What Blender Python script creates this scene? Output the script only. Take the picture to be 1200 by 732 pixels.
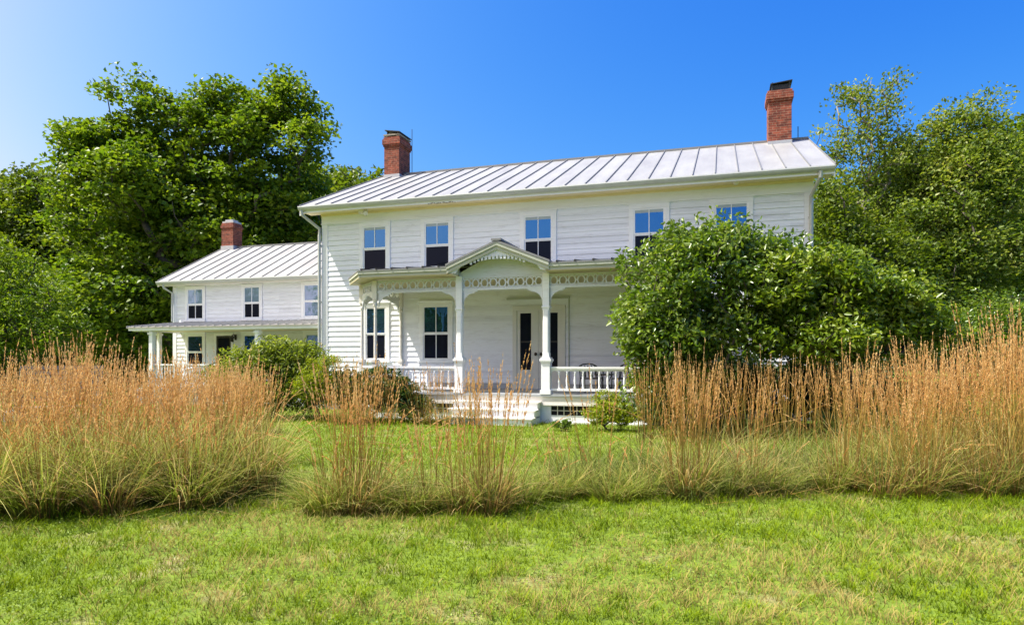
import bpy, math, random
import numpy as np
from math import radians, sin, cos, pi, atan, atan2, sqrt

for o in list(bpy.data.objects):
    bpy.data.objects.remove(o)
scene = bpy.context.scene
COL = scene.collection

# ------------------------------------------------------------------ camera, sky, sun, exposure
cam_d = bpy.data.cameras.new('camera')
cam = bpy.data.objects.new('camera', cam_d)
COL.objects.link(cam)
scene.camera = cam
F_PX, HOR, EYE = 790.0, 421.0, 1.5
cam.location = (0, 0, EYE)
cam.rotation_euler = (radians(90), 0, 0)
cam_d.sensor_width = 36.0
cam_d.lens = 36.0 * F_PX / 1200.0
cam_d.shift_y = (HOR - 366.0) / 1200.0
cam_d.clip_start = 0.05
cam_d.clip_end = 3000

SUN_TO = (2.52, 0.265, -4.0)                     # direction the light travels
SUN_EL = atan2(4.0, sqrt(2.52 ** 2 + 0.265 ** 2))
world = bpy.data.worlds.new('World')
scene.world = world
world.use_nodes = True
wn = world.node_tree
bg = wn.nodes['Background']
sky = wn.nodes.new('ShaderNodeTexSky')
sky.sky_type = 'NISHITA'
sky.sun_disc = False
sky.sun_elevation = SUN_EL
sky.sun_rotation = atan2(-SUN_TO[0], -SUN_TO[1])
sky.altitude = 300
sky.air_density = 1.0
sky.dust_density = 5.0
sky.ozone_density = 5.0
# deep polarised blue: each channel of the sky gets its own response
sep = wn.nodes.new('ShaderNodeSeparateColor'); com = wn.nodes.new('ShaderNodeCombineColor')
wn.links.new(sky.outputs[0], sep.inputs[0])
for ch, (e, k, cap) in enumerate(((3.3, 7.0, 0.86), (1.75, 1.10, 0.92), (0.6, 0.575, 2.2))):
    last = sep.outputs[ch]
    for op, val in (('MULTIPLY', 0.15), ('POWER', e), ('MULTIPLY', k / 0.15), ('MINIMUM', cap / 0.15)):
        q = wn.nodes.new('ShaderNodeMath'); q.operation = op
        wn.links.new(last, q.inputs[0]); q.inputs[1].default_value = val
        last = q.outputs[0]
    wn.links.new(last, com.inputs[ch])
wn.links.new(com.outputs[0], bg.inputs[0])
bg.inputs[1].default_value = 0.15

sun_d = bpy.data.lights.new('sun', 'SUN')
sun_d.energy = 3.8
sun_d.angle = radians(0.5)
sun_d.color = (1.0, 0.94, 0.83)
sun = bpy.data.objects.new('sun', sun_d)
COL.objects.link(sun)
from mathutils import Vector
sun.rotation_euler = Vector(SUN_TO).to_track_quat('-Z', 'Y').to_euler()

scene.view_settings.view_transform = 'Standard'
scene.view_settings.look = 'None'
scene.view_settings.gamma = 1.0
scene.view_settings.exposure = 1.33
scene.render.engine = 'CYCLES'
scene.cycles.max_bounces = 8
scene.cycles.diffuse_bounces = 4
scene.cycles.glossy_bounces = 3
scene.cycles.transmission_bounces = 4
scene.cycles.use_denoising = True

# ------------------------------------------------------------------ materials
def newmat(name):
    m = bpy.data.materials.new(name)
    m.use_nodes = True
    nt = m.node_tree
    return m, nt, nt.nodes['Principled BSDF'], nt.nodes['Material Output']

def N(nt, typ, **kw):
    n = nt.nodes.new(typ)
    for k, v in kw.items():
        setattr(n, k, v)
    return n

def ramp(nt, fac, stops, interp='LINEAR'):
    r = N(nt, 'ShaderNodeValToRGB')
    r.color_ramp.interpolation = interp
    els = r.color_ramp.elements
    while len(els) < len(stops):
        els.new(0.5)
    for e, (p, c) in zip(els, stops):
        e.position = p
        e.color = (*c, 1)
    nt.links.new(fac, r.inputs[0])
    return r.outputs[0]

def noise(nt, scale, detail=4, rough=0.6, vec=None, dist=0.0):
    n = N(nt, 'ShaderNodeTexNoise')
    n.inputs['Scale'].default_value = scale
    n.inputs['Detail'].default_value = detail
    n.inputs['Roughness'].default_value = rough
    n.inputs['Distortion'].default_value = dist
    if vec is not None:
        nt.links.new(vec, n.inputs['Vector'])
    return n.outputs['Fac']

def objvec(nt, scale=(1, 1, 1)):
    t = N(nt, 'ShaderNodeTexCoord')
    mp = N(nt, 'ShaderNodeMapping')
    mp.inputs['Scale'].default_value = scale
    nt.links.new(t.outputs['Object'], mp.inputs[0])
    return mp.outputs[0]

def mix(nt, fac, a, b, mode='MIX'):
    m = N(nt, 'ShaderNodeMix', data_type='RGBA', blend_type=mode)
    for sock, val in ((m.inputs[0], fac), (m.inputs[6], a), (m.inputs[7], b)):
        if isinstance(val, (int, float)):
            sock.default_value = val
        elif isinstance(val, tuple):
            sock.default_value = (*val, 1)
        else:
            nt.links.new(val, sock)
    return m.outputs[2]

def bump(nt, bsdf, height, strength=0.3, dist=0.01):
    b = N(nt, 'ShaderNodeBump')
    b.inputs['Strength'].default_value = strength
    b.inputs['Distance'].default_value = dist
    nt.links.new(height, b.inputs['Height'])
    nt.links.new(b.outputs[0], bsdf.inputs['Normal'])

def paint(name, c, grime=(0.5, 0.47, 0.42), amt=0.35, rough=0.55):
    m, nt, b, out = newmat(name)
    v = objvec(nt, (0.5, 1.0, 3.0))
    n1 = noise(nt, 3.0, 8, 0.75, v, 0.6)
    v2 = objvec(nt, (1.0, 1.0, 8.0))
    n2 = noise(nt, 5.0, 6, 0.7, v2)
    f1 = ramp(nt, n1, [(0.5, (0, 0, 0)), (0.78, (1, 1, 1))])
    f2 = ramp(nt, n2, [(0.56, (0, 0, 0)), (0.72, (0.6, 0.6, 0.6))])
    mx = mix(nt, 1.0, f1, f2, 'ADD')
    sc = mix(nt, 1.0, mx, (amt, amt, amt), 'MULTIPLY')
    col = mix(nt, sc, c, grime)
    nt.links.new(col, b.inputs['Base Color'])
    b.inputs['Roughness'].default_value = rough
    bump(nt, b, n2, 0.25, 0.006)
    return m

M = {}
M['white'] = paint('white_paint', (0.82, 0.83, 0.86))
M['clap'] = paint('clapboard_paint', (0.80, 0.82, 0.87), (0.40, 0.38, 0.37), 0.50)
M['cream_bounce'] = paint('cream_bounce_paint', (0.76, 0.64, 0.40), (0.45, 0.36, 0.18), 0.35)  # slightly cream paint, with yellowish ground bounce put into its colour
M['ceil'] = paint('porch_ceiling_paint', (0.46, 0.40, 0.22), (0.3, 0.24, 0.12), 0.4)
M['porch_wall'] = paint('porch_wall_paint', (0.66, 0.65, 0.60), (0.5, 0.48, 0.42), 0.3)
M['fret'] = paint('fretwork_paint', (0.66, 0.69, 0.74), (0.35, 0.33, 0.24), 0.5)
M['eave'] = paint('eave_paint', (0.42, 0.44, 0.37), (0.24, 0.22, 0.12), 0.5)
M['deck'] = paint('deck_paint', (0.36, 0.38, 0.40), (0.22, 0.2, 0.18), 0.5)
M['oldwhite'] = paint('worn_white_paint', (0.72, 0.69, 0.64), (0.40, 0.33, 0.28), 0.5)

def board_tone(m, step, length):
    """each clapboard takes the paint a little differently"""
    nt = m.node_tree; b = nt.nodes['Principled BSDF']
    src = b.inputs['Base Color'].links[0].from_socket
    t = N(nt, 'ShaderNodeTexCoord'); sp = N(nt, 'ShaderNodeSeparateXYZ')
    nt.links.new(t.outputs['Object'], sp.inputs[0])
    cb = N(nt, 'ShaderNodeCombineXYZ')
    for k, (ax, st) in enumerate(((2, step), (0, length))):
        d = N(nt, 'ShaderNodeMath', operation='DIVIDE'); f = N(nt, 'ShaderNodeMath', operation='FLOOR')
        nt.links.new(sp.outputs[ax], d.inputs[0]); d.inputs[1].default_value = st
        nt.links.new(d.outputs[0], f.inputs[0]); nt.links.new(f.outputs[0], cb.inputs[k])
    w = N(nt, 'ShaderNodeTexWhiteNoise'); nt.links.new(cb.outputs[0], w.inputs[0])
    c = ramp(nt, w.outputs['Value'], [(0.0, (0.89, 0.89, 0.90)), (0.5, (1, 1, 1))])
    low = N(nt, 'ShaderNodeMapRange'); low.inputs[1].default_value = 0.5; low.inputs[2].default_value = 1.3
    low.inputs[3].default_value = 0.84; low.inputs[4].default_value = 1.0
    nt.links.new(sp.outputs[2], low.inputs[0])
    o1 = mix(nt, 1.0, src, c, 'MULTIPLY')
    nt.links.new(o1, b.inputs['Base Color'])
board_tone(M['clap'], 0.1504, 3.3)

def simple(name, c, rough=0.5, metal=0.0, nscale=None, namt=0.3):
    m, nt, b, out = newmat(name)
    b.inputs['Roughness'].default_value = rough
    b.inputs['Metallic'].default_value = metal
    v = objvec(nt)
    n = noise(nt, nscale or 6.0, 5, 0.65, v)
    dark = tuple(x * (1 - namt) for x in c)
    nt.links.new(mix(nt, n, dark, c), b.inputs['Base Color'])
    bump(nt, b, n, 0.15, 0.004)
    return m

def roof_mat():
    m, nt, b, out = newmat('metal_roof')
    v = objvec(nt, (1.9, 0.5, 0.5)); n1 = noise(nt, 1.0, 4, 0.6, v)
    n2 = noise(nt, 9.0, 6, 0.7, objvec(nt, (2.5, 0.35, 0.35)))
    c = ramp(nt, n1, [(0.3, (0.24, 0.24, 0.25)), (0.7, (0.32, 0.325, 0.325))])
    f = ramp(nt, n2, [(0.55, (0, 0, 0)), (0.75, (0.55, 0.55, 0.55))])
    nt.links.new(mix(nt, f, c, (0.20, 0.185, 0.175)), b.inputs['Base Color'])
    b.inputs['Roughness'].default_value = 0.5
    bump(nt, b, n1, 0.25, 0.02)
    return m
M['roof'] = roof_mat()
M['seam'] = simple('roof_seam', (0.24, 0.245, 0.25), 0.5, 0.2, 3.0, 0.3)
M['wingporchroof'] = simple('weathered_metal', (0.50, 0.47, 0.46), 0.6, 0.0, 9.0, 0.6)
M['gutter'] = simple('gutter_metal', (0.52, 0.54, 0.53), 0.5, 0.2, 4.0, 0.3)
M['dark'] = simple('dark_metal', (0.03, 0.028, 0.028), 0.5, 0.3)
M['flash'] = simple('lead_flashing', (0.52, 0.52, 0.55), 0.45, 0.2, 5.0, 0.4)
M['stone'] = simple('cap_stone', (0.36, 0.31, 0.26), 0.9, 0, 8.0, 0.5)
M['rock'] = simple('grey_rock', (0.30, 0.28, 0.29), 0.9, 0, 5.0, 0.5)
M['weathered'] = simple('weathered_wood', (0.34, 0.30, 0.29), 0.85, 0, 14.0, 0.5)
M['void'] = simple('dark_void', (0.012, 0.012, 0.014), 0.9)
M['blind'] = simple('window_blind', (0.45, 0.52, 0.56), 0.7)
M['knob'] = simple('brass_knob', (0.05, 0.04, 0.03), 0.3, 0.8)

def brick_mat():
    m, nt, b, out = newmat('chimney_brick')
    t = N(nt, 'ShaderNodeTexCoord')
    sp = N(nt, 'ShaderNodeSeparateXYZ')
    nt.links.new(t.outputs['Object'], sp.inputs[0])
    add = N(nt, 'ShaderNodeMath', operation='ADD')
    nt.links.new(sp.outputs[0], add.inputs[0]); nt.links.new(sp.outputs[1], add.inputs[1])
    cb = N(nt, 'ShaderNodeCombineXYZ')
    nt.links.new(add.outputs[0], cb.inputs[0]); nt.links.new(sp.outputs[2], cb.inputs[1])
    br = N(nt, 'ShaderNodeTexBrick')
    br.inputs['Scale'].default_value = 1.0
    br.inputs['Brick Width'].default_value = 0.215
    br.inputs['Row Height'].default_value = 0.072
    br.inputs['Mortar Size'].default_value = 0.007
    br.inputs['Mortar Smooth'].default_value = 0.3
    br.inputs['Bias'].default_value = 0.0
    br.inputs['Color1'].default_value = (0.33, 0.075, 0.038, 1)
    br.inputs['Color2'].default_value = (0.17, 0.035, 0.022, 1)
    br.inputs['Mortar'].default_value = (0.33, 0.20, 0.14, 1)
    nt.links.new(cb.outputs[0], br.inputs['Vector'])
    n = noise(nt, 7.0, 6, 0.7, t.outputs['Object'])
    f = ramp(nt, n, [(0.35, (0.38, 0.35, 0.34)), (0.62, (1.05, 1.0, 1.0))])
    nt.links.new(mix(nt, 1.0, br.outputs['Color'], f, 'MULTIPLY'), b.inputs['Base Color'])
    b.inputs['Roughness'].default_value = 0.9
    bump(nt, b, br.outputs['Fac'], -0.6, 0.01)
    return m
M['brick'] = brick_mat()

def glass_mat(name, base, refl, tint, fac):
    m, nt, b, out = newmat(name)
    b.inputs['Base Color'].default_value = (*base, 1)
    b.inputs['Roughness'].default_value = 0.5
    b.inputs['Specular IOR Level'].default_value = 0.05
    g = N(nt, 'ShaderNodeBsdfGlossy')
    g.inputs['Color'].default_value = (*tint, 1)
    g.inputs['Roughness'].default_value = 0.02
    ms = N(nt, 'ShaderNodeMixShader')
    ms.inputs[0].default_value = fac
    n = noise(nt, 1.4, 2, 0.5, objvec(nt))
    bp = N(nt, 'ShaderNodeBump'); bp.inputs['Strength'].default_value = 0.25; bp.inputs['Distance'].default_value = 0.03
    nt.links.new(n, bp.inputs['Height']); nt.links.new(bp.outputs[0], g.inputs['Normal'])
    nt.links.new(b.outputs[0], ms.inputs[1]); nt.links.new(g.outputs[0], ms.inputs[2])
    nt.links.new(ms.outputs[0], out.inputs[0])
    return m
M['glass_up'] = glass_mat('upper_glass', (0.02, 0.045, 0.08), 1, (0.09, 0.36, 0.78), 0.42)
M['glass_dark'] = glass_mat('screened_glass', (0.006, 0.008, 0.016), 1, (0.45, 0.65, 1.0), 0.010)
M['glass_pale'] = glass_mat('curtained_glass', (0.20, 0.29, 0.38), 1, (0.28, 0.52, 0.85), 0.3)

def leaf_mat(name, cols, trans=0.42, rough=0.45, spec=0.35):
    """cols: stops along the per-leaf random value"""
    m, nt, b, out = newmat(name)
    a = N(nt, 'ShaderNodeAttribute', attribute_name='rnd')
    n = noise(nt, 0.9, 3, 0.6, objvec(nt))
    ad = N(nt, 'ShaderNodeMath', operation='MULTIPLY_ADD')
    nt.links.new(n, ad.inputs[0]); ad.inputs[1].default_value = 0.9; ad.inputs[2].default_value = -0.45
    s = N(nt, 'ShaderNodeMath', operation='ADD', use_clamp=True)
    nt.links.new(a.outputs['Fac'], s.inputs[0]); nt.links.new(ad.outputs[0], s.inputs[1])
    k = len(cols)
    col = ramp(nt, s.outputs[0], [(i / (k - 1), c) for i, c in enumerate(cols)])
    nt.links.new(col, b.inputs['Base Color'])
    b.inputs['Roughness'].default_value = rough
    b.inputs['Specular IOR Level'].default_value = spec
    tr = N(nt, 'ShaderNodeBsdfTranslucent')
    tc = mix(nt, 1.0, col, (1.35, 1.35, 0.5), 'MULTIPLY')
    nt.links.new(tc, tr.inputs['Color'])
    ms = N(nt, 'ShaderNodeMixShader'); ms.inputs[0].default_value = trans
    nt.links.new(b.outputs[0], ms.inputs[1]); nt.links.new(tr.outputs[0], ms.inputs[2])
    nt.links.new(ms.outputs[0], out.inputs[0])
    return m

M['leaf_maple'] = leaf_mat('maple_leaves', [(0.034, 0.080, 0.008), (0.09, 0.16, 0.011), (0.165, 0.245, 0.016), (0.26, 0.32, 0.03)])
M['leaf_hill'] = leaf_mat('hillside_leaves', [(0.045, 0.085, 0.010), (0.105, 0.16, 0.014), (0.19, 0.235, 0.022)])
M['leaf_birch'] = leaf_mat('birch_leaves', [(0.045, 0.09, 0.012), (0.11, 0.17, 0.022), (0.21, 0.27, 0.04), (0.40, 0.40, 0.13)])
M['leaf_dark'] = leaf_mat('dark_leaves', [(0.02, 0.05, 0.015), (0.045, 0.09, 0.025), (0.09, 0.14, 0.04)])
M['leaf_bush'] = leaf_mat('bush_leaves', [(0.04, 0.09, 0.010), (0.09, 0.165, 0.014), (0.16, 0.24, 0.025), (0.28, 0.34, 0.09)], 0.40, 0.30, 0.6)
M['leaf_bright'] = leaf_mat('bright_bush_leaves', [(0.05, 0.105, 0.008), (0.11, 0.185, 0.012), (0.19, 0.265, 0.022), (0.32, 0.37, 0.07)], 0.42, 0.35, 0.5)  # yellower plant; colour also brightened to offset the big bush's shadow
M['leaf_lime'] = leaf_mat('lime_leaves', [(0.14, 0.20, 0.010), (0.27, 0.33, 0.012), (0.38, 0.42, 0.03)])
M['leaf_wist'] = leaf_mat('wisteria_leaves', [(0.09, 0.14, 0.012), (0.20, 0.26, 0.03), (0.36, 0.40, 0.10)])
M['bark'] = simple('bark', (0.11, 0.09, 0.07), 0.95, 0, 10, 0.6)
M['bark_pale'] = simple('pale_bark', (0.26, 0.23, 0.18), 0.95, 0, 10, 0.5)

def blade_mat(name, low, high, var, trans=0.3):
    """two colour stops along the blade ('t') and a second pair for variation ('rnd')"""
    m, nt, b, out = newmat(name)
    a = N(nt, 'ShaderNodeAttribute', attribute_name='rnd')
    t = N(nt, 'ShaderNodeAttribute', attribute_name='t')
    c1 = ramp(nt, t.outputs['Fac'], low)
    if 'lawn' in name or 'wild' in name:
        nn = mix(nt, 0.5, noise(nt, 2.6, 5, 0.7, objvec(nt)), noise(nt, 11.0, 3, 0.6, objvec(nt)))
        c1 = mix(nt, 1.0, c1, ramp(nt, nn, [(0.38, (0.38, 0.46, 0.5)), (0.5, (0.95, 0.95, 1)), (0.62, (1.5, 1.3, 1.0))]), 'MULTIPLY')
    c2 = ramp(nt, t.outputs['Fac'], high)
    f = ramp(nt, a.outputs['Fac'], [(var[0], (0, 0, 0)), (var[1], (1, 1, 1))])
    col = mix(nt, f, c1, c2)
    nt.links.new(col, b.inputs['Base Color'])
    b.inputs['Roughness'].default_value = 0.6
    b.inputs['Specular IOR Level'].default_value = 0.08 if 'lawn' in name else 0.25
    tr = N(nt, 'ShaderNodeBsdfTranslucent')
    nt.links.new(col, tr.inputs['Color'])
    ms = N(nt, 'ShaderNodeMixShader'); ms.inputs[0].default_value = trans
    nt.links.new(b.outputs[0], ms.inputs[1]); nt.links.new(tr.outputs[0], ms.inputs[2])
    nt.links.new(ms.outputs[0], out.inputs[0])
    return m
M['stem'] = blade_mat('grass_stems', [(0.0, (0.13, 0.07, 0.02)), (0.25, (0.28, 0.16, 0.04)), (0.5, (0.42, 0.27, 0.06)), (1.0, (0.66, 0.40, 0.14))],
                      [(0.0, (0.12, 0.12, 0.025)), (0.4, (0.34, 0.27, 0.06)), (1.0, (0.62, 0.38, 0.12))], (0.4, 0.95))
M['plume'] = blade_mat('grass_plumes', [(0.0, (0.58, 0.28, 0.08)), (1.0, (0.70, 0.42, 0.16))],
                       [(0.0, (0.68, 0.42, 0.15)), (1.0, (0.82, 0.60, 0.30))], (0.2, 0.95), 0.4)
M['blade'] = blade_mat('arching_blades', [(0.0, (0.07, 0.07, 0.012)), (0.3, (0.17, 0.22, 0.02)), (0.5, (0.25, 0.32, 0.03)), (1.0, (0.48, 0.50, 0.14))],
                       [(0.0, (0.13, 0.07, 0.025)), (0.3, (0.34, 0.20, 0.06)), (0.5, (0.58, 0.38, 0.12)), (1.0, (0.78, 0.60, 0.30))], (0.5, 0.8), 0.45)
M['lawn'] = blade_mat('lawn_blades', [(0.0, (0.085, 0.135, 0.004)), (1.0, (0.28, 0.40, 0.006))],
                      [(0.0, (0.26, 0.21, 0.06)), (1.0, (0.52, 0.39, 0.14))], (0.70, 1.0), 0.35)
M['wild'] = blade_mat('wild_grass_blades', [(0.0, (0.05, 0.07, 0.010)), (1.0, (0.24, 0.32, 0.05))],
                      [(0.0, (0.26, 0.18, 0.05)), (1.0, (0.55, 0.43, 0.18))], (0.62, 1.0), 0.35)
M['clover'] = leaf_mat('clover_leaves', [(0.08, 0.15, 0.01), (0.16, 0.25, 0.015), (0.26, 0.34, 0.03)], 0.3)

def ground_mat():
    m, nt, b, out = newmat('ground_soil_and_turf')
    v = objvec(nt)
    n1 = noise(nt, 0.55, 5, 0.6, v)
    n2 = noise(nt, 14.0, 6, 0.75, v)
    n3 = noise(nt, 1.7, 4, 0.6, v)
    g = ramp(nt, n2, [(0.3, (0.06, 0.10, 0.006)), (0.7, (0.19, 0.275, 0.010))])
    straw = ramp(nt, n2, [(0.3, (0.20, 0.16, 0.07)), (0.7, (0.40, 0.33, 0.17))])
    f = ramp(nt, n3, [(0.55, (0, 0, 0)), (0.72, (0.85, 0.85, 0.85))])
    col = mix(nt, f, g, straw)
    nt.links.new(col, b.inputs['Base Color'])
    b.inputs['Roughness'].default_value = 0.95
    bump(nt, b, n2, 0.6, 0.03)
    return m
M['ground'] = ground_mat()
M['soil'] = simple('dry_soil', (0.36, 0.29, 0.15), 0.95, 0, 40, 0.45)

# ------------------------------------------------------------------ helpers
def prop(o, label=None, cat=None, group=None, kind=None):
    for k, v in (('label', label), ('category', cat), ('group', group), ('kind', kind)):
        if v:
            o[k] = v
    return o

def empty(name, loc, rz=0.0, **kw):
    o = bpy.data.objects.new(name, None)
    COL.objects.link(o)
    o.location = loc
    o.rotation_euler = (0, 0, rz)
    o.empty_display_size = 0.3
    return prop(o, **kw)

def link(name, me, mat, parent=None):
    o = bpy.data.objects.new(name, me)
    if mat is not None:
        me.materials.append(mat)
    COL.objects.link(o)
    if parent is not None:
        o.parent = parent
    return o

class MB:
    """collects shapes of one mesh; off is subtracted so meshes sit in the thing's own frame"""
    def __init__(s, off=(0, 0, 0)):
        s.v, s.f, s.off = [], [], off
    def add(s, vs, fs):
        n = len(s.v)
        s.v += [(a - s.off[0], b - s.off[1], c - s.off[2]) for a, b, c in vs]
        s.f += [tuple(i + n for i in f) for f in fs]
        return s
    def box(s, x0, x1, y0, y1, z0, z1):
        return s.hexa([(x0, y0, z0), (x1, y0, z0), (x1, y1, z0), (x0, y1, z0), (x0, y0, z1), (x1, y0, z1), (x1, y1, z1), (x0, y1, z1)])
    def hexa(s, p):
        return s.add(p, [(3, 2, 1, 0), (4, 5, 6, 7), (0, 1, 5, 4), (1, 2, 6, 5), (2, 3, 7, 6), (3, 0, 4, 7)])
    def prism(s, poly, a, b):
        """poly: list of 3D points; extruded by vector (b - a)"""
        n = len(poly)
        d = tuple(b[i] - a[i] for i in range(3))
        top = [tuple(p[i] + d[i] for i in range(3)) for p in poly]
        return s.add(list(poly) + top, [tuple(range(n))[::-1], tuple(range(n, 2 * n))] + [(i, (i + 1) % n, n + (i + 1) % n, n + i) for i in range(n)])
    def bar(s, a, b, w, h=None, up=(0, 0, 1)):
        h = h or w
        a, b, up = Vector(a), Vector(b), Vector(up)
        d = (b - a).normalized()
        x = d.cross(up)
        if x.length < 1e-4:
            x = d.cross(Vector((1, 0, 0)))
        x.normalize()
        y = x.cross(d).normalized()
        c = [(-1, -1), (1, -1), (1, 1), (-1, 1)]
        vs = [tuple(p + x * (i * w / 2) + y * (j * h / 2)) for p in (a, b) for i, j in c]
        return s.add(vs, [(3, 2, 1, 0), (4, 5, 6, 7), (0, 1, 5, 4), (1, 2, 6, 5), (2, 3, 7, 6), (3, 0, 4, 7)])
    def tube(s, pts, rad, k=8):
        rings = []
        for i, p in enumerate(pts):
            p = Vector(p)
            d = (Vector(pts[min(i + 1, len(pts) - 1)]) - Vector(pts[max(i - 1, 0)])).normalized()
            x = d.cross(Vector((0.3, 0.1, 1)))
            if x.length < 1e-3:
                x = d.cross(Vector((1, 0, 0)))
            x.normalize(); y = d.cross(x)
            r = rad[i] if isinstance(rad, (list, tuple)) else rad
            rings += [tuple(p + x * r * cos(2 * pi * j / k) + y * r * sin(2 * pi * j / k)) for j in range(k)]
        fs = [tuple(range(k))[::-1], tuple(range(len(rings) - k, len(rings)))]
        for i in range(len(pts) - 1):
            for j in range(k):
                fs.append((i * k + j, i * k + (j + 1) % k, (i + 1) * k + (j + 1) % k, (i + 1) * k + j))
        return s.add(rings, fs)
    def lathe(s, c, prof, k=12):
        """prof: [(r, z)] round a vertical axis at c"""
        vs, fs = [], []
        for r, z in prof:
            vs += [(c[0] + r * cos(2 * pi * j / k), c[1] + r * sin(2 * pi * j / k), z) for j in range(k)]
        for i in range(len(prof) - 1):
            for j in range(k):
                fs.append((i * k + j, i * k + (j + 1) % k, (i + 1) * k + (j + 1) % k, (i + 1) * k + j))
        fs += [tuple(range(k))[::-1], tuple(range(len(vs) - k, len(vs)))]
        return s.add(vs, fs)
    def build(s, name, mat, parent=None, smooth=False, bevel=0):
        me = bpy.data.meshes.new(name)
        me.from_pydata(s.v, [], s.f)
        me.update()
        if smooth:
            me.polygons.foreach_set('use_smooth', [True] * len(me.polygons))
        o = link(name, me, mat, parent)
        if bevel:
            md = o.modifiers.new('bevel', 'BEVEL'); md.width = bevel; md.segments = 2; md.limit_method = 'ANGLE'
        return o

def np_mesh(name, V, T=None, Q=None, attrs=None):
    """fast mesh from arrays: T (n,3) triangles and Q (m,4) quads"""
    me = bpy.data.meshes.new(name)
    V = np.ascontiguousarray(V, dtype=np.float32)
    parts, tot = [], []
    if Q is not None and len(Q):
        parts.append(np.asarray(Q, dtype=np.int32).ravel()); tot.append(np.full(len(Q), 4, np.int32))
    if T is not None and len(T):
        parts.append(np.asarray(T, dtype=np.int32).ravel()); tot.append(np.full(len(T), 3, np.int32))
    idx = np.concatenate(parts); tot = np.concatenate(tot)
    start = np.concatenate([[0], np.cumsum(tot)[:-1]]).astype(np.int32)
    me.vertices.add(len(V)); me.loops.add(len(idx)); me.polygons.add(len(tot))
    me.vertices.foreach_set('co', V.ravel())
    me.loops.foreach_set('vertex_index', idx)
    me.polygons.foreach_set('loop_start', start)
    me.update(calc_edges=True)
    me.validate()
    for k, a in (attrs or {}).items():
        at = me.attributes.new(k, 'FLOAT', 'POINT')
        at.data.foreach_set('value', np.asarray(a, dtype=np.float32))
    return me

# ------------------------------------------------------------------ house frame
TH = atan(245.0 / 790.0)
CU, SU = cos(TH), sin(TH)
WALL = 17.7                       # distance of the main facade plane
U0, V0 = -5.0, WALL               # local origin of the house
def hw(u, v, z=0.0):              # house coordinates to world
    return (u * CU + v * SU, -u * SU + v * CU, z)
OFF = (U0, V0, 0)
house = empty('farmhouse', hw(U0, V0), -TH,
              label='white clapboard farmhouse with standing seam metal roof, fretwork porch and low wing', cat='house')
def B():
    return MB(OFF)

UL, UR = -11.43, 2.09             # main block ends
VB = WALL + 9.2                   # back wall
RV, RZ = WALL + 4.6, 8.22         # ridge
EV, EZ = WALL - 0.6, 6.0          # front eave line
SL = (RZ - EZ) / (RV - EV)
OL = 0.45                         # rake overhang

def clap(mb, org, ax, nrm, s0, s1, z0, z1, holes=(), step=0.15, clipf=None, seed=1):
    """clapboards on a plane through org, running along ax, facing nrm"""
    rg = random.Random(seed)
    z = z0
    while z < z1 - 0.02:
        zt = min(z + step, z1)
        a, b = s0, s1
        if clipf:
            a, b = clipf(zt, a, b)
            if b - a < 0.1:
                break
        cuts = sorted([(h[0], h[1]) for h in holes if h[2] < zt - 0.01 and h[3] > z + 0.01])
        x = a; spans = []
        for h0, h1 in cuts:
            if h0 > x: spans.append((x, min(h0, b)))
            x = max(x, h1)
        if x < b: spans.append((x, b))
        for p, q in spans:
            # board joints
            cur = p
            while cur < q - 0.01:
                nx = cur + rg.uniform(2.4, 4.6)
                if q - nx < 0.5: nx = q
                nx = min(nx, q)
                j = rg.uniform(-0.003, 0.003)
                lo, hi = 0.028 + j, 0.008
                e = 0.002
                pts = []
                for s_, zz, d in ((cur + e, z + j, lo), (nx - e, z + j, lo), (nx - e, zt + 0.0, hi), (cur + e, zt + 0.0, hi)):
                    pts.append((org[0] + ax[0] * s_ + nrm[0] * d, org[1] + ax[1] * s_ + nrm[1] * d, zz))
                back = []
                for s_, zz in ((cur + e, z + j), (nx - e, z + j), (nx - e, zt), (cur + e, zt)):
                    back.append((org[0] + ax[0] * s_ + nrm[0] * 0.001, org[1] + ax[1] * s_ + nrm[1] * 0.001, zz))
                mb.add(pts + back, [(0, 1, 2, 3), (4, 5, 1, 0), (0, 3, 7, 4), (1, 5, 6, 2)])
                cur = nx
        z = zt

# openings of the front: (u0, u1, z0, z1)
UPW = [(-10.07, -9.31), (-8.09, -7.33), (-5.13, -4.35), (-2.17, -1.38), (-0.15, 0.64)]
GW = [(-9.98, -9.33), (-8.14, -7.35)]
WZ = (4.12, 5.40)
GZ = (1.50, 3.02)
CAS = 0.12
holes = [(a - CAS, b + CAS, WZ[0] - 0.09, WZ[1] + 0.13) for a, b in UPW] + [(a - CAS, b + CAS, GZ[0] - 0.09, GZ[1] + 0.12) for a, b in GW]
DOOR = (-5.46, -3.98, 0.68, 2.95)
holes.append(DOOR)
holes.append((-2.0, -1.0, 1.4, 3.1))

# ---- main walls
w = B()
w.box(UL, UR, WALL, VB, -0.3, 5.98)                                   # core behind the boards
w.add([(UL, WALL, 5.98), (UR, WALL, 5.98), (UR, VB, 5.98), (UL, VB, 5.98), (UL, RV, RZ - 0.12), (UR, RV, RZ - 0.12)],
      [(0, 4, 3), (1, 2, 5), (0, 1, 5, 4), (3, 4, 5, 2)])
w.build('wall_core', M['clap'], house)
w = B()
clap(w, (0, WALL), (1, 0), (0, -1), UL + 0.16, UR - 0.16, 0.55, 5.55, holes, seed=3)
w.build('wall', M['clap'], house)
w = B()
def gclip(z, a, b):
    if z < 5.9: return a, b
    d = (z - 5.85) / SL
    return a + d, b - d
clap(w, (UL, 0), (0, 1), (-1, 0), WALL + 0.02, VB - 0.02, 0.55, 8.1, (), clipf=gclip, seed=4)
clap(w, (UR, 0), (0, 1), (1, 0), WALL + 0.02, VB - 0.02, 0.55, 8.1, (), clipf=gclip, seed=5)
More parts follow.
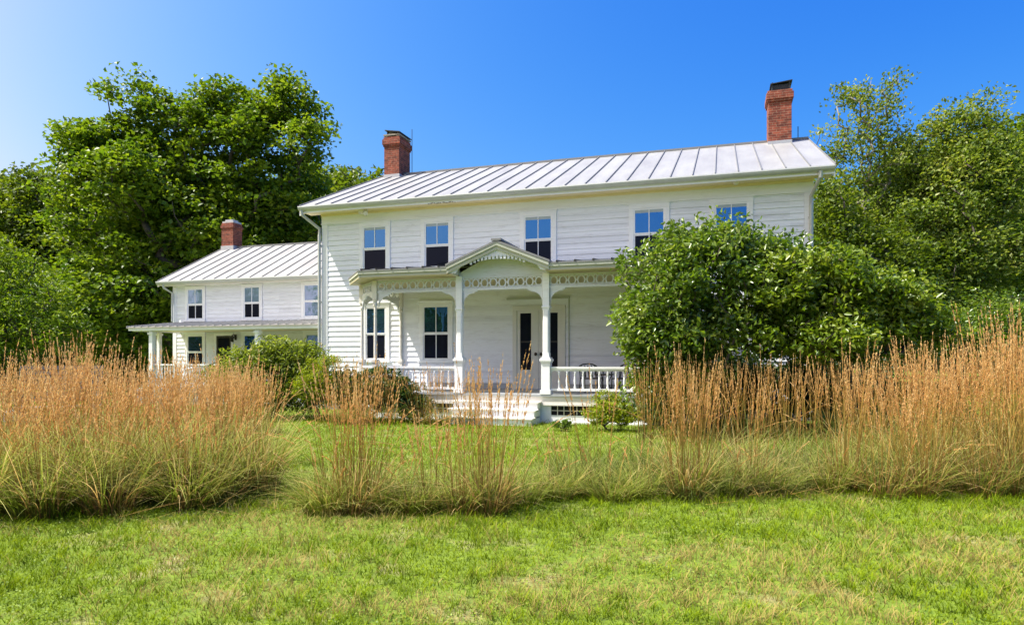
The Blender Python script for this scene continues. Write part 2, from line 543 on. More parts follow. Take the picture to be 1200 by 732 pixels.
clap(w, (0, VB), (1, 0), (0, 1), UL + 0.05, UR - 0.05, 0.55, 5.7, (), seed=6)
w.build('side_wall', M['clap'], house)
# corner boards, frieze board, water table
w = B()
w.box(UL - 0.035, UL + 0.16, WALL - 0.035, WALL + 0.16, 0.5, 5.56)
w.box(UR - 0.16, UR + 0.035, WALL - 0.035, WALL + 0.16, 0.5, 5.56)
w.box(UL - 0.04, UR + 0.04, WALL - 0.04, WALL + 0.01, 5.545, 5.86)
w.box(UL - 0.045, UR + 0.045, WALL - 0.06, WALL + 0.01, 5.535, 5.565)
w.box(UL - 0.03, UR + 0.03, WALL - 0.045, WALL + 0.01, 0.40, 0.56)
w.build('trim_board', M['white'], house)
w = B()
w.box(UL + 0.02, UR - 0.02, WALL - 0.02, WALL + 0.3, -0.2, 0.41)
w.build('foundation', M['rock'], house)

# ---- main roof
roof_l, roof_r = UL - OL, UR + OL
def roofz(v, th=0.0):
    return EZ + SL * (v - EV) + th
r = B()
r.prism([(roof_l, EV, EZ), (roof_l, RV, RZ), (roof_l, RV, RZ - 0.09), (roof_l, EV, EZ - 0.09)], (0, 0, 0), (roof_r - roof_l, 0, 0))
bv = VB + 0.6
r.prism([(roof_l, RV + 0.001, RZ), (roof_l, bv, EZ), (roof_l, bv, EZ - 0.09), (roof_l, RV + 0.001, RZ - 0.09)], (0, 0, 0), (roof_r - roof_l, 0, 0))
roof = r.build('roof', M['roof'], house)
r = B()
ns = int((roof_r - roof_l) / 0.53)
for i in range(ns + 1):
    u = roof_l + 0.012 + (roof_r - roof_l - 0.024) * i / ns
    for (va, za, vb_, zb) in ((EV + 0.01, EZ, RV, RZ), (bv - 0.01, EZ, RV, RZ)):
        r.prism([(u - 0.011, va, za), (u + 0.011, va, za), (u + 0.011, va, za + 0.038), (u - 0.011, va, za + 0.038)], (0, va, za), (0, vb_, zb))
r.box(roof_l, roof_r, RV - 0.07, RV + 0.07, RZ - 0.02, RZ + 0.045)
r.build('seam', M['seam'], roof)
# fascia, soffit, gutter
r = B()
r.box(roof_l + 0.02, roof_r - 0.02, EV + 0.02, EV + 0.05, 5.80, EZ - 0.07)
r.box(roof_l + 0.02, roof_r - 0.02, bv - 0.05, bv - 0.02, 5.80, EZ - 0.07)
for u in (roof_l + 0.012, roof_r - 0.042):
    for s in (1, -1):
        e = EV + 0.03 if s == 1 else bv - 0.03
        r.prism([(u, e, EZ - 0.27), (u, RV, RZ - 0.25), (u, RV, RZ - 0.075), (u, e, EZ - 0.075)], (0, 0, 0), (0.03, 0, 0))
r.build('fascia', M['white'], house)
r = B()
r.box(roof_l + 0.045, roof_r - 0.045, EV + 0.05, WALL - 0.041, 5.84, 5.862)
r.box(UL - 0.03, UR + 0.03, WALL - 0.10, WALL - 0.041, 5.78, 5.838)
for (a, b) in ((roof_l + 0.045, UL - 0.04), (UR + 0.04, roof_r - 0.045)):
    for e in (EV + 0.05, bv - 0.05):
        r.prism([(a, e, EZ - 0.14), (a, RV, RZ - 0.12), (a, RV, RZ - 0.10), (a, e, EZ - 0.12)], (0, 0, 0), (b - a, 0, 0))
r.build('soffit', M['cream_bounce'], house)
g = B()
pr = [(EV - 0.10, EZ - 0.02), (EV + 0.015, EZ - 0.015), (EV + 0.015, EZ - 0.13), (EV - 0.04, EZ - 0.14), (EV - 0.09, EZ - 0.10), (EV - 0.105, EZ - 0.05)]
g.prism([(roof_l + 0.03, a, b) for a, b in pr], (0, 0, 0), (roof_r - roof_l - 0.06, 0, 0))
g.build('gutter', M['gutter'], house)
for u, x0 in ((UL - 0.09, roof_l + 0.12), (UR - 0.02, UR + 0.12)):
    d = B()
    d.tube([(x0, EV - 0.04, EZ - 0.13), (x0, EV - 0.03, EZ - 0.25), (u, WALL - 0.08, 5.42), (u, WALL - 0.08, 5.2), (u, WALL - 0.08, 0.3), (u - 0.05, WALL - 0.25, 0.15)], 0.045, 10)
    for z in (4.9, 3.2, 1.4):
        d.box(u - 0.06, u + 0.06, WALL - 0.07, WALL + 0.0, z, z + 0.04)
    d.build('downspout', M['gutter'], house, smooth=False)
# soffit lamp and small fixtures under the eave
for u in (-9.9, ):
    d = B(); d.box(u - 0.14, u + 0.02, WALL - 0.36, WALL - 0.22, 5.72, 5.84)
    d.tube([(u + 0.1, WALL - 0.29, 5.84), (u + 0.1, WALL - 0.33, 5.74), (u + 0.12, WALL - 0.40, 5.70)], [0.03, 0.05, 0.07], 10)
    d.build('soffit_lamp', M['oldwhite'], house)
d = B(); d.tube([(0.35, WALL - 0.3, 5.84), (0.35, WALL - 0.3, 5.78)], [0.07, 0.05], 10)
d.build('soffit_lamp', M['oldwhite'], house)
d = B(); 
for k in range(9):
    d.bar((-7.75 + 0.09 * k, EV + 0.03 - 0.02 * (k % 2), 5.79 + 0.01 * (k % 3)), (-7.65 + 0.09 * k, EV + 0.045, 5.80 + 0.012 * ((k + 1) % 3)), 0.03, 0.02)
d.build('torn_flashing', M['stone'], house)

# ---- windows
def window(u0, u1, z0, z1, v, upper='glass_up', lower='glass_dark', mun=(True, True), cas=CAS, sash=0.036, parent=house, hood=True, name='window'):
    o = B()
    f = v - 0.042
    o.box(u0 - cas, u0, f, v + 0.0, z0 - 0.07, z1 + 0.002)
    o.box(u1, u1 + cas, f, v + 0.0, z0 - 0.07, z1 + 0.002)
    o.box(u0 - cas - 0.003, u1 + cas + 0.003, f - 0.004, v + 0.0, z1 + 0.002, z1 + cas)
    if hood:
        o.box(u0 - cas - 0.03, u1 + cas + 0.03, f - 0.03, v + 0.0, z1 + cas, z1 + cas + 0.03)
    win = o.build(name, M['white'], parent, bevel=0.004)
    s = B(); s.box(u0 - cas - 0.03, u1 + cas + 0.03, f - 0.045, v + 0.0, z0 - 0.085, z0 - 0.03)
    s.box(u0, u1, f + 0.005, v + 0.01, z0 - 0.03, z0)
    s.build('sill', M['white'], win)
    zm = (z0 + z1) / 2
    # upper sash stands proud of the lower one
    for (a, b, vv, m, glass) in ((zm - 0.02, z1, v - 0.022, mun[0], upper), (z0, zm - 0.02, v - 0.008, mun[1], lower)):
        t = B()
        t.box(u0, u0 + sash, vv - 0.012, vv + 0.02, a, b)
        t.box(u1 - sash, u1, vv - 0.012, vv + 0.02, a, b)
        t.box(u0 + sash, u1 - sash, vv - 0.0125, vv + 0.02, b - sash, b)
        t.box(u0 + sash, u1 - sash, vv - 0.0125, vv + 0.02, a, a + sash)
        if m:
            c = (u0 + u1) / 2
            t.box(c - 0.011, c + 0.011, vv - 0.011, vv + 0.02, a + sash, b - sash)
        t.build('sash', M['white'] if glass != 'glass_dark' else M['white'], win)
        p = B()
        p.box(u0 + sash, u1 - sash, vv + 0.003, vv + 0.007, a + sash, b - sash)
        p.build('pane', M[glass], win)
        if glass == 'glass_up' and b > 4:
            p = B(); p.box(u0 + sash, u1 - sash, vv + 0.0005, vv + 0.003, b - sash - 0.075, b - sash); p.build('blind', M['blind'], win)
    return win

for i, (a, b) in enumerate(UPW):
    window(a, b, WZ[0], WZ[1], WALL - 0.004, mun=(True, i >= 2))
window(*GW[0], *GZ, WALL - 0.004, lower='glass_dark', mun=(False, False))
window(*GW[1], *GZ, WALL - 0.004, mun=(True, True))
window(-1.9, -1.1, 1.5, 3.0, WALL - 0.004)

# ---- chimneys
def chimney(u0, u1, v0, v1, zb, zt, zf, cap):
    c = B()
    c.box(u0, u1, v0, v1, zb, zt - 0.34)
    c.box(u0 - 0.03, u1 + 0.03, v0 - 0.03, v1 + 0.03, zt - 0.34, zt - 0.27)
    c.box(u0 - 0.055, u1 + 0.055, v0 - 0.055, v1 + 0.055, zt - 0.27, zt - 0.08)
    c.box(u0 - 0.02, u1 + 0.02, v0 - 0.02, v1 + 0.02, zt - 0.08, zt)
    ch = c.build('chimney', M['brick'], roof, bevel=0.008)
    f = B()
    f.box(u0 - 0.012, u1 + 0.012, v0 - 0.012, v1 + 0.012, zb, zf)
    f.build('flashing', M['flash'], roof)
    cu, cv = (u0 + u1) / 2, (v0 + v1) / 2
    if cap == 'slab':
        k = B()
        for a, b in ((u0, v0), (u1 - 0.14, v0), (u0, v1 - 0.14), (u1 - 0.14, v1 - 0.14)):
            k.box(a + 0.01, a + 0.13, b + 0.01, b + 0.13, zt + 0.001, zt + 0.05)
        k.box(u0 - 0.02, u1 + 0.02, v0 - 0.02, v1 + 0.05, zt + 0.05, zt + 0.10)
        k.build('chimney_cap', M['stone'], roof)
        k = B()
        k.hexa([(u0 + 0.03, v0 - 0.02, zt + 0.24), (u1 + 0.04, v0 - 0.06, zt + 0.13), (u1 + 0.06, v1 + 0.02, zt + 0.12), (u0 + 0.05, v1 - 0.0, zt + 0.24),
                (u0 + 0.03, v0 - 0.02, zt + 0.27), (u1 + 0.04, v0 - 0.06, zt + 0.16), (u1 + 0.06, v1 + 0.02, zt + 0.15), (u0 + 0.05, v1 - 0.0, zt + 0.27)])
        k.bar((u0 + 0.1, v0 + 0.1, zt + 0.1), (u0 + 0.1, v0 + 0.1, zt + 0.24), 0.05)
        k.bar((u0 + 0.1, v1 - 0.1, zt + 0.1), (u0 + 0.1, v1 - 0.1, zt + 0.24), 0.05)
        k.bar((u1 - 0.06, v0 + 0.1, zt + 0.09), (u1 - 0.06, v0 + 0.1, zt + 0.17), 0.05)
        k.bar((u1 - 0.06, v1 - 0.1, zt + 0.09), (u1 - 0.06, v1 - 0.1, zt + 0.17), 0.05)
        k.build('rain_hood', M['dark'], roof)
    elif cap == 'hood':
        k = B()
        for a, b in ((u0 + 0.12, v0 + 0.02), (u1 - 0.06, v0 + 0.02), (u0 + 0.12, v1 - 0.08), (u1 - 0.06, v1 - 0.08)):
            k.bar((a, b, zt), (a, b, zt + 0.24), 0.04)
        k.box(u0 + 0.1, u1 - 0.04, v0 + 0.03, v1 - 0.06, zt, zt + 0.17)
        k.hexa([(u0 + 0.06, v0 - 0.03, zt + 0.18), (u1 + 0.02, v0 - 0.03, zt + 0.24), (u1 + 0.02, v1, zt + 0.24), (u0 + 0.06, v1, zt + 0.18),
                (u0 + 0.06, v0 - 0.03, zt + 0.205), (u1 + 0.02, v0 - 0.03, zt + 0.265), (u1 + 0.02, v1, zt + 0.265), (u0 + 0.06, v1, zt + 0.205)])
        k.build('rain_hood', M['dark'], roof)
    else:
        k = B()
        k.box(u0 + 0.02, u1 - 0.02, v0 + 0.02, v1 - 0.02, zt, zt + 0.08)
        k.box(u0 + 0.06, u1 - 0.06, v0 + 0.08, v1 - 0.08, zt + 0.08, zt + 0.14)
        k.build('chimney_cap', M['flash'], roof)

chimney(-11.62, -11.02, RV - 0.42, RV + 0.46, 7.6, 9.50, 8.16, 'slab')
chimney(1.36, 2.02, RV - 0.55, RV + 0.15, 7.6, 9.60, 8.08, 'hood')
for (u, v, za, zb) in ((-10.98, RV + 0.55, 8.1, 10.05), (2.25, RV, 8.2, 8.62)):
    d = B(); d.tube([(u, v, za), (u, v, zb)], 0.012, 6); d.build('lightning_rod', M['dark'], roof)

# ---- double front door
d = B()
cas = 0.12
d.box(DOOR[0], DOOR[0] + cas, WALL - 0.05, WALL, 0.68, 2.83)
d.box(DOOR[1] - cas, DOOR[1], WALL - 0.05, WALL, 0.68, 2.83)
d.box(DOOR[0] - 0.0, DOOR[1] + 0.0, WALL - 0.055, WALL, 2.83, 2.96)
frame = d.build('door_frame', M['porch_wall'], house, bevel=0.004)
d = B(); d.box(-5.62, -3.86, WALL - 0.09, WALL, 3.13, 3.18)
d.box(-3.90, -3.87, WALL - 0.05, WALL, 0.8, 3.13)
d.build('cable_conduit', M['eave'], house)
for k, (a, b) in enumerate(((-5.335, -4.725), (-4.715, -4.105))):
    d = B()
    g0, g1 = (a + 0.09, a + 0.40) if k == 0 else (a + 0.21, a + 0.52)
    f = WALL - 0.03
    d.box(a, g0, f, WALL, 0.70, 2.83); d.box(g1, b, f, WALL, 0.70, 2.83)
    d.box(g0, g1, f, WALL, 0.70, 1.22); d.box(g0, g1, f, WALL, 2.76, 2.83)
    d.box(g0 + 0.02, g1 - 0.02, f - 0.01, f, 0.80, 1.14)
    dr = d.build('door', M['porch_wall'], house, bevel=0.003)
    p = B(); p.box(g0, g1, f + 0.012, f + 0.018, 1.22, 2.76); p.build('pane', M['glass_dark'], dr)
    p = B(); p.box(g0 + 0.0, g1, f - 0.004, f + 0.011, 1.96, 2.0)
    p.box(g0, g0 + 0.015, f - 0.004, f + 0.011, 1.22, 2.76); p.build('glazing_bar', M['dark'], dr)
    p = B(); hx = b - 0.07 if k == 0 else a + 0.07
    p.lathe((hx, f - 0.05), [(0.01, 1.60), (0.035, 1.62), (0.04, 1.65), (0.03, 1.68), (0.01, 1.69)], 10)
    p.bar((hx, f, 1.65), (hx, f - 0.05, 1.65), 0.02)
    p.build('handle', M['knob'], dr)
# small plate left of the frame, baseboard inside the porch
d = B(); d.box(-8.75, DOOR[0] - 0.01, WALL - 0.055, WALL - 0.03, 0.69, 0.84); d.box(DOOR[1] + 0.01, -1.3, WALL - 0.055, WALL - 0.03, 0.69, 0.84)
d.build('baseboard', M['deck'], house)

# ---- porch
FV = 15.5
PZ = 0.68
PX = -5.05                                    # middle of the porch
PA, PB_, PC = (-8.48, FV), (-9.35, 16.35), (-8.83, WALL - 0.02)
def mir(p):
    return (2 * PX - p[0], p[1])
plan = [PC, PB_, PA, mir(PA), mir(PB_), mir(PC)]
def offset_plan(d):
    a = d * 0.55
    L = [(PC[0] - d, WALL - 0.002), (PB_[0] - d * 0.95, PB_[1] + 0.02), (PA[0] - a, FV - d)]
    return L + [mir(p) for p in L[::-1]]
dk = B()
pl = offset_plan(0.12)
dk.prism([(a, b, PZ - 0.05) for a, b in pl], (0, 0, 0), (0, 0, 0.05))
deck = dk.build('porch_floor', M['deck'], house)
dk = B()
pl = offset_plan(0.07)
for (a, b) in zip(pl[:-1], pl[1:]):
    dk.bar((a[0], a[1], PZ - 0.14), (b[0], b[1], PZ - 0.14), 0.04, 0.17)
    dk.bar((a[0], a[1], PZ - 0.245), (b[0], b[1], PZ - 0.245), 0.085, 0.035)
dk.build('deck_fascia', M['oldwhite'], deck)
# skirt with grille openings
dk = B()
pl = offset_plan(0.045)
for i, (a, b) in enumerate(zip(pl[:-1], pl[1:])):
    if i == 2:
        continue
    dk.prism([(a[0], a[1], 0), (b[0], b[1], 0), (b[0], b[1], PZ - 0.26), (a[0], a[1], PZ - 0.26)], (0, 0, 0), (0, 0.03, 0))
y0 = FV - 0.045
gl = [(-6.75, -6.25), (-3.83, -2.75)]
x = pl[2][0]
for a, b in gl:
    dk.box(x, a, y0, y0 + 0.03, -0.02, PZ - 0.26)
    dk.box(a, b, y0, y0 + 0.03, -0.02, 0.19)
    x = b
dk.box(x, pl[3][0], y0, y0 + 0.03, -0.02, PZ - 0.26)
dk.box(pl[2][0], -6.3, y0 - 0.03, y0, -0.02, 0.04); dk.box(-3.95, pl[3][0], y0 - 0.03, y0, -0.02, 0.04)
skirt = dk.build('porch_skirt', M['white'], house)
for a, b in gl:
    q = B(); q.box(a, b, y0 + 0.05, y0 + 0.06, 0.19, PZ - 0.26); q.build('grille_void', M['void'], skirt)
    q = B()
    n = int((b - a) / 0.17)
    for k in range(1, n + 1):
        u = a + (b - a) * k / (n + 1)
        q.box(u - 0.008, u + 0.008, y0 + 0.01, y0 + 0.02, 0.19, PZ - 0.26)
    q.box(a, b, y0 + 0.02, y0 + 0.03, 0.29, 0.305)
    q.build('grille', M['oldwhite'], skirt)

# steps
su0, su1 = -6.21, -4.06
for k in range(3):
    zt = PZ - 0.17 * (k + 1)
    vf = FV - 0.10 - 0.28 * (k + 1)
    s = B()
    s.box(su0 + 0.02, su1 - 0.02, vf + 0.03, FV - 0.09, zt - 0.17 - (0.02 if k == 2 else 0), zt - 0.035)
    st = s.build('stair_riser', M['white'], house)
    s = B(); s.box(su0 - 0.02, su1 + 0.02, vf, vf + 0.32, zt - 0.035, zt)
    s.build('stair_tread', M['oldwhite'], house, bevel=0.006)
s = B(); s.box(su0, su1, y0 - 0.04, y0 - 0.002, PZ - 0.17, PZ - 0.052); s.build('stair_riser', M['white'], house)

# posts with brackets
def bracket(mb, p, d, size=0.36, drop=0.27, z=3.19, th=0.045):
    """curved timber bracket from the post p along direction d"""
    dx, dy = d
    nx, ny = -dy, dx
    pts = [(0.0, 0.0)]
    n = 8
    prof = [(0.07, z - drop - 0.12), (0.07, z), (size + 0.10, z), (size + 0.10, z - 0.035), (size + 0.03, z - 0.035), (size + 0.03, z - 0.065)]
    for k in range(n + 1):
        a = pi / 2 * k / n
        prof.append((0.10 + (size - 0.10) * (1 - sin(a)) , z - 0.07 - (drop) * (1 - cos(a))))
    poly = [(p[0] + dx * s - nx * th / 2, p[1] + dy * s - ny * th / 2, zz) for s, zz in prof]
    # split into strips so the concave outline stays clean
    top = z
    out = prof[5:]
    strip = sorted(out, key=lambda q: q[0])
    for (a, b) in zip(strip[:-1], strip[1:]):
        if abs(a[0] - b[0]) < 1e-5: continue
        q = [(a[0], a[1]), (b[0], b[1]), (b[0], top), (a[0], top)]
        mb.prism([(p[0] + dx * s - nx * th / 2, p[1] + dy * s - ny * th / 2, zz) for s, zz in q], (0, 0, 0), (nx * th, ny * th, 0))
    a, b = size + 0.03, size + 0.10
    mb.prism([(p[0] + dx * s - nx * th / 2, p[1] + dy * s - ny * th / 2, zz) for s, zz in ((a, z - 0.035), (b, z - 0.035), (b, z), (a, z))], (0, 0, 0), (nx * th, ny * th, 0))

def unit(a, b):
    l = math.hypot(b[0] - a[0], b[1] - a[1])
    return ((b[0] - a[0]) / l, (b[1] - a[1]) / l)

def post(p, dirs, slim=False, half=False):
    u, v = p
    w1, w2 = (0.16, 0.21) if not slim else (0.09, 0.15)
    q = B()
    def sq(w, z0, z1): q.box(u - w / 2, u + w / 2, v - w / 2, v + w / 2, z0, z1)
    if slim:
        q.lathe((u, v), [(0.05, 1.50), (0.045, 1.6), (0.04, 2.3), (0.038, 2.85), (0.055, 2.87), (0.055, 2.91), (0.04, 2.95), (0.06, 3.02)], 12)
        sq(0.13, PZ, 1.42); sq(0.16, 1.42, 1.5)
        sq(0.12, 3.02, 3.52)
    else:
        sq(w2 + 0.05, PZ, PZ + 0.10); sq(w2, PZ + 0.10, 1.42); sq(w2 + 0.03, 1.42, 1.46); sq(w2 + 0.07, 1.46, 1.51); sq(w2 + 0.02, 1.51, 1.55)
        # chamfered shaft
        c = 0.03; h = w1 / 2
        pol = [(-h + c, -h), (h - c, -h), (h, -h + c), (h, h - c), (h - c, h), (-h + c, h), (-h, h - c), (-h, -h + c)]
        q.prism([(u + a, v + b, 1.66) for a, b in pol], (0, 0, 0), (0, 0, 1.0))
        sq(w1, 1.55, 1.66); sq(w1, 2.66, 3.54)
        sq(w1 + 0.04, 2.72, 2.76)
    po = q.build('porch_post', M['white'] if not slim else M['oldwhite'], house, bevel=0.004)
    for d in dirs:
        k = B(); bracket(k, p, d); k.build('bracket', M['fret'], po)
    return po
left, right = (-1, 0), (1, 0)
P1, P2 = (-6.15, FV), (-3.95, FV)
PA2, PB2, PC2 = mir(PA), mir(PB_), mir(PC)
post(PA, [right, unit(PA, PB_)], slim=True)
post(P1, [left, right]); post(P2, [left, right])
post(PA2, [left, unit(PA2, PB2)], slim=True)
post(PB_, [unit(PB_, PA), unit(PB_, PC)], slim=True); post(PB2, [unit(PB2, PA2), unit(PB2, PC2)], slim=True)
for p, q in ((PC, PB_), (PC2, PB2)):
    post((p[0], p[1] - 0.04), [unit(p, q)], slim=True)

# friezes of interlaced rings
def frieze(a, b, dot=None):
    L = math.hypot(b[0] - a[0], b[1] - a[1]); d = unit(a, b)
    m0, m1 = 0.07, L - 0.07
    f = B()
    P = lambda s, z: (a[0] + d[0] * s, a[1] + d[1] * s, z)
    f.bar(P(m0, 3.215), P(m1, 3.215), 0.06, 0.05)
    f.bar(P(m0, 3.50), P(m1, 3.50), 0.05, 0.035)
    n = max(2, round((m1 - m0) / 0.225)); st = (m1 - m0) / n
    zc = 3.36; R = 0.085
    for i in range(n):
        s = m0 + st * (i + 0.5)
        K = 14
        for k in range(K):
            t0, t1 = 2 * pi * k / K, 2 * pi * (k + 1) / K
            f.bar(P(s + R * cos(t0), zc + 1.25 * R * sin(t0)), P(s + R * cos(t1), zc + 1.25 * R * sin(t1)), 0.024, 0.034)
        for e in (-1, 1):
            x = s + e * st / 2
            f.bar(P(s + e * R * 0.75, zc + R), P(x, 3.485), 0.02, 0.024)
            f.bar(P(s + e * R * 0.75, zc - R), P(x, 3.24), 0.02, 0.024)
            f.bar(P(s + e * R * 0.95, zc), P(x + 0.001 * e, zc), 0.019, 0.03)
    f.build('porch_frieze', M['fret'], house)
frieze(PA, P1); frieze(P1, P2); frieze(P2, PA2); frieze(PB_, PA); frieze(PB2, PA2); frieze(PC, PB_); frieze(PC2, PB2)

# railings
def railing(a, b, g0=0.11, g1=0.11):
    L = math.hypot(b[0] - a[0], b[1] - a[1]); d = unit(a, b)
    P = lambda s, z: (a[0] + d[0] * s, a[1] + d[1] * s, z)
    f = B()
    f.bar(P(g0, 1.305), P(L - g1, 1.305), 0.10, 0.05)
    f.bar(P(g0, 1.262), P(L - g1, 1.262), 0.06, 0.036)
    f.bar(P(g0, 0.79), P(L - g1, 0.79), 0.07, 0.055)
    n = max(2, round((L - g0 - g1) / 0.2)); st = (L - g0 - g1) / n
    # arched valance under the handrail
    for i in range(n):
        s0 = g0 + st * i
        K = 8
        for k in range(K):
            x0, x1 = k / K, (k + 1) / K
            h = lambda x: 0.075 * (1 - sqrt(max(0.0, 1 - (2 * x - 1) ** 2)))
            za, zb = 1.244 - 0.012 - h(x0), 1.244 - 0.012 - h(x1)
            p = [P(s0 + st * x0, 1.244), P(s0 + st * x1, 1.244), P(s0 + st * x1, zb), P(s0 + st * x0, za)]
            nn = (-d[1] * 0.02, d[0] * 0.02)
            f.prism([(q[0] - nn[0] / 2, q[1] - nn[1] / 2, q[2]) for q in p], (0, 0, 0), (nn[0], nn[1], 0))
    rl = f.build('railing', M['white'], house)
    k0 = B(); k0.lathe((0, 0), [(0.028, 0.817), (0.028, 0.86), (0.018, 0.88), (0.026, 0.94), (0.030, 1.0), (0.022, 1.08), (0.016, 1.12), (0.026, 1.14), (0.026, 1.24)], 8)
    k0.v = [(x + OFF[0], y + OFF[1], z) for x, y, z in k0.v]
    me = None
    for i in range(1, n):
        x, y, _ = P(g0 + st * i, 0)
        if me is None:
            ob = k0.build('baluster', M['white'], rl, smooth=True); me = ob.data
        else:
            ob = bpy.data.objects.new('baluster', me); COL.objects.link(ob); ob.parent = rl
        ob.location = (x - OFF[0], y - OFF[1], 0)
railing(PA, P1); railing(P2, PA2); railing(PB_, PA); railing(PC, PB_); railing(PA2, PB2); railing(PB2, PC2)

# porch roof: shallow canopy with a front gable
eo = offset_plan(0.46)
ei = offset_plan(0.02)
r = B()
zt, zw = 3.74, 4.03
GL, GR = -6.32, -3.78
vtx = [(eo[0][0], eo[0][1], zw - 0.02), (eo[1][0], eo[1][1], zt), (eo[2][0], eo[2][1], zt), (GL, eo[2][1], zt), (GR, eo[3][1], zt), (eo[3][0], eo[3][1], zt), (eo[4][0], eo[4][1], zt), (eo[5][0], eo[5][1], zw - 0.02),
       (eo[3][0] - 1.0, WALL - 0.005, zw), (GR, WALL - 0.005, zw), (GL, WALL - 0.005, zw), (eo[2][0] + 1.0, WALL - 0.005, zw)]
zmid = zt + (zw - zt) * (FV + 0.05 - eo[2][1]) / (WALL - eo[2][1])
top = vtx; bot = [(a, b, c - 0.035) for a, b, c in vtx]
r.add(top + bot, [(11, 2, 3, 10), (11, 1, 2), (11, 0, 1), (9, 4, 5, 8), (8, 5, 6), (8, 6, 7)] +
      [(23, 22, 15, 14), (14, 13, 23), (13, 12, 23), (21, 20, 17, 16), (18, 17, 20), (19, 18, 20)] +
      [(0, 12, 13, 1), (1, 13, 14, 2), (2, 14, 15, 3), (4, 16, 17, 5), (5, 17, 18, 6), (6, 18, 19, 7)])
r.hexa([(GL, FV + 0.05, zmid - 0.035), (GR, FV + 0.05, zmid - 0.035), (GR, WALL - 0.005, zw - 0.035), (GL, WALL - 0.005, zw - 0.035),
        (GL, FV + 0.05, zmid), (GR, FV + 0.05, zmid), (GR, WALL - 0.005, zw), (GL, WALL - 0.005, zw)])
proof = r.build('porch_roof', M['seam'], house)
r = B()
u = eo[2][0] + 0.1
while u < eo[3][0] - 0.05:
    if not (GL + 0.05 < u < GR - 0.05):
        r.prism([(u - 0.02, eo[2][1] - 0.015, zt), (u + 0.02, eo[2][1] - 0.015, zt), (u + 0.012, eo[2][1] - 0.015, zt + 0.035), (u - 0.012, eo[2][1] - 0.015, zt + 0.035)], (0, eo[2][1], zt), (0, WALL - 0.02, zw))
    u += 0.42
r.build('seam', M['dark'], proof)
# gable slopes
GZT = 4.24; GPX = PX
th = 0.05
r = B()
ve = eo[2][1] - 0.03
for (ua, ub) in ((GL - 0.02, GPX), (GR + 0.02, GPX)):
    r.prism([(ua, ve, zt + 0.0), (ub, ve, GZT + 0.02), (ub, ve, GZT + 0.02 + th), (ua, ve, zt + th)], (0, 0, 0), (0, WALL - 0.01 - ve, 0))
r.box(GPX - 0.12, GPX + 0.12, ve - 0.01, WALL - 0.2, GZT + 0.055, GZT + 0.105)
r.build('gable_roof', M['seam'], proof)
# fascia boards and crown moulding
r = B()
def edge(pa, pb, z0, z1, depth, inset):
    d = unit(pa, pb); n = (-d[1], d[0])
    q = [(pa[0] + n[0] * inset, pa[1] + n[1] * inset, z0), (pb[0] + n[0] * inset, pb[1] + n[1] * inset, z0), (pb[0] + n[0] * inset, pb[1] + n[1] * inset, z1), (pa[0] + n[0] * inset, pa[1] + n[1] * inset, z1)]
    r.prism(q, (0, 0, 0), (n[0] * depth, n[1] * depth, 0))
FB = zt - 0.19
segs = [(eo[0], eo[1]), (eo[1], eo[2]), (eo[2], (GL, eo[2][1])), ((GR, eo[3][1]), eo[3]), (eo[3], eo[4]), (eo[4], eo[5])]
for a, b in segs:
    edge(a, b, zt - 0.10, zt - 0.005, 0.04, 0.01)
    edge(a, b, FB, zt - 0.10, 0.04, 0.045)
for s in (-1, 1):
    ua = GL if s == -1 else GR
    for (lo, hi, vi, dp) in ((-0.075, 0.0, ve + 0.01, 0.04), (-0.17, -0.075, ve + 0.045, 0.04)):
        r.prism([(ua, vi, zt + lo), (GPX, vi, GZT + 0.02 + lo), (GPX, vi, GZT + 0.02 + hi - 0.002), (ua, vi, zt + hi - 0.002)], (0, 0, 0), (0, dp, 0))
r.build('porch_fascia', M['eave'], proof)
# porch ceiling / soffit
r = B()
q = [(a, min(b, WALL - 0.06)) for a, b in offset_plan(0.42)]
for poly in ([q[0], q[1], q[2], (GL + 0.16, q[2][1]), (GL + 0.16, FV + 0.03), (GL, FV + 0.03), (GL, WALL - 0.06)], [(GR, WALL - 0.06), (GR, FV + 0.03), (GR - 0.16, FV + 0.03), (GR - 0.16, q[3][1]), q[3], q[4], q[5]],
             [(GL, FV + 0.03), (GR, FV + 0.03), (GR, WALL - 0.06), (GL, WALL - 0.06)]):
    r.prism([(a, b, FB - 0.004) for a, b in poly], (0, 0, 0), (0, 0, 0.02))
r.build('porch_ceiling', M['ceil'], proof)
r = B()
for a, b in ((GL + 0.10, GL + 0.158), (GR - 0.158, GR - 0.10)):
    r.box(a, b, ve + 0.09, FV + 0.028, FB - 0.006, zt + 0.05)
r.build('gable_return', M['fret'], proof)
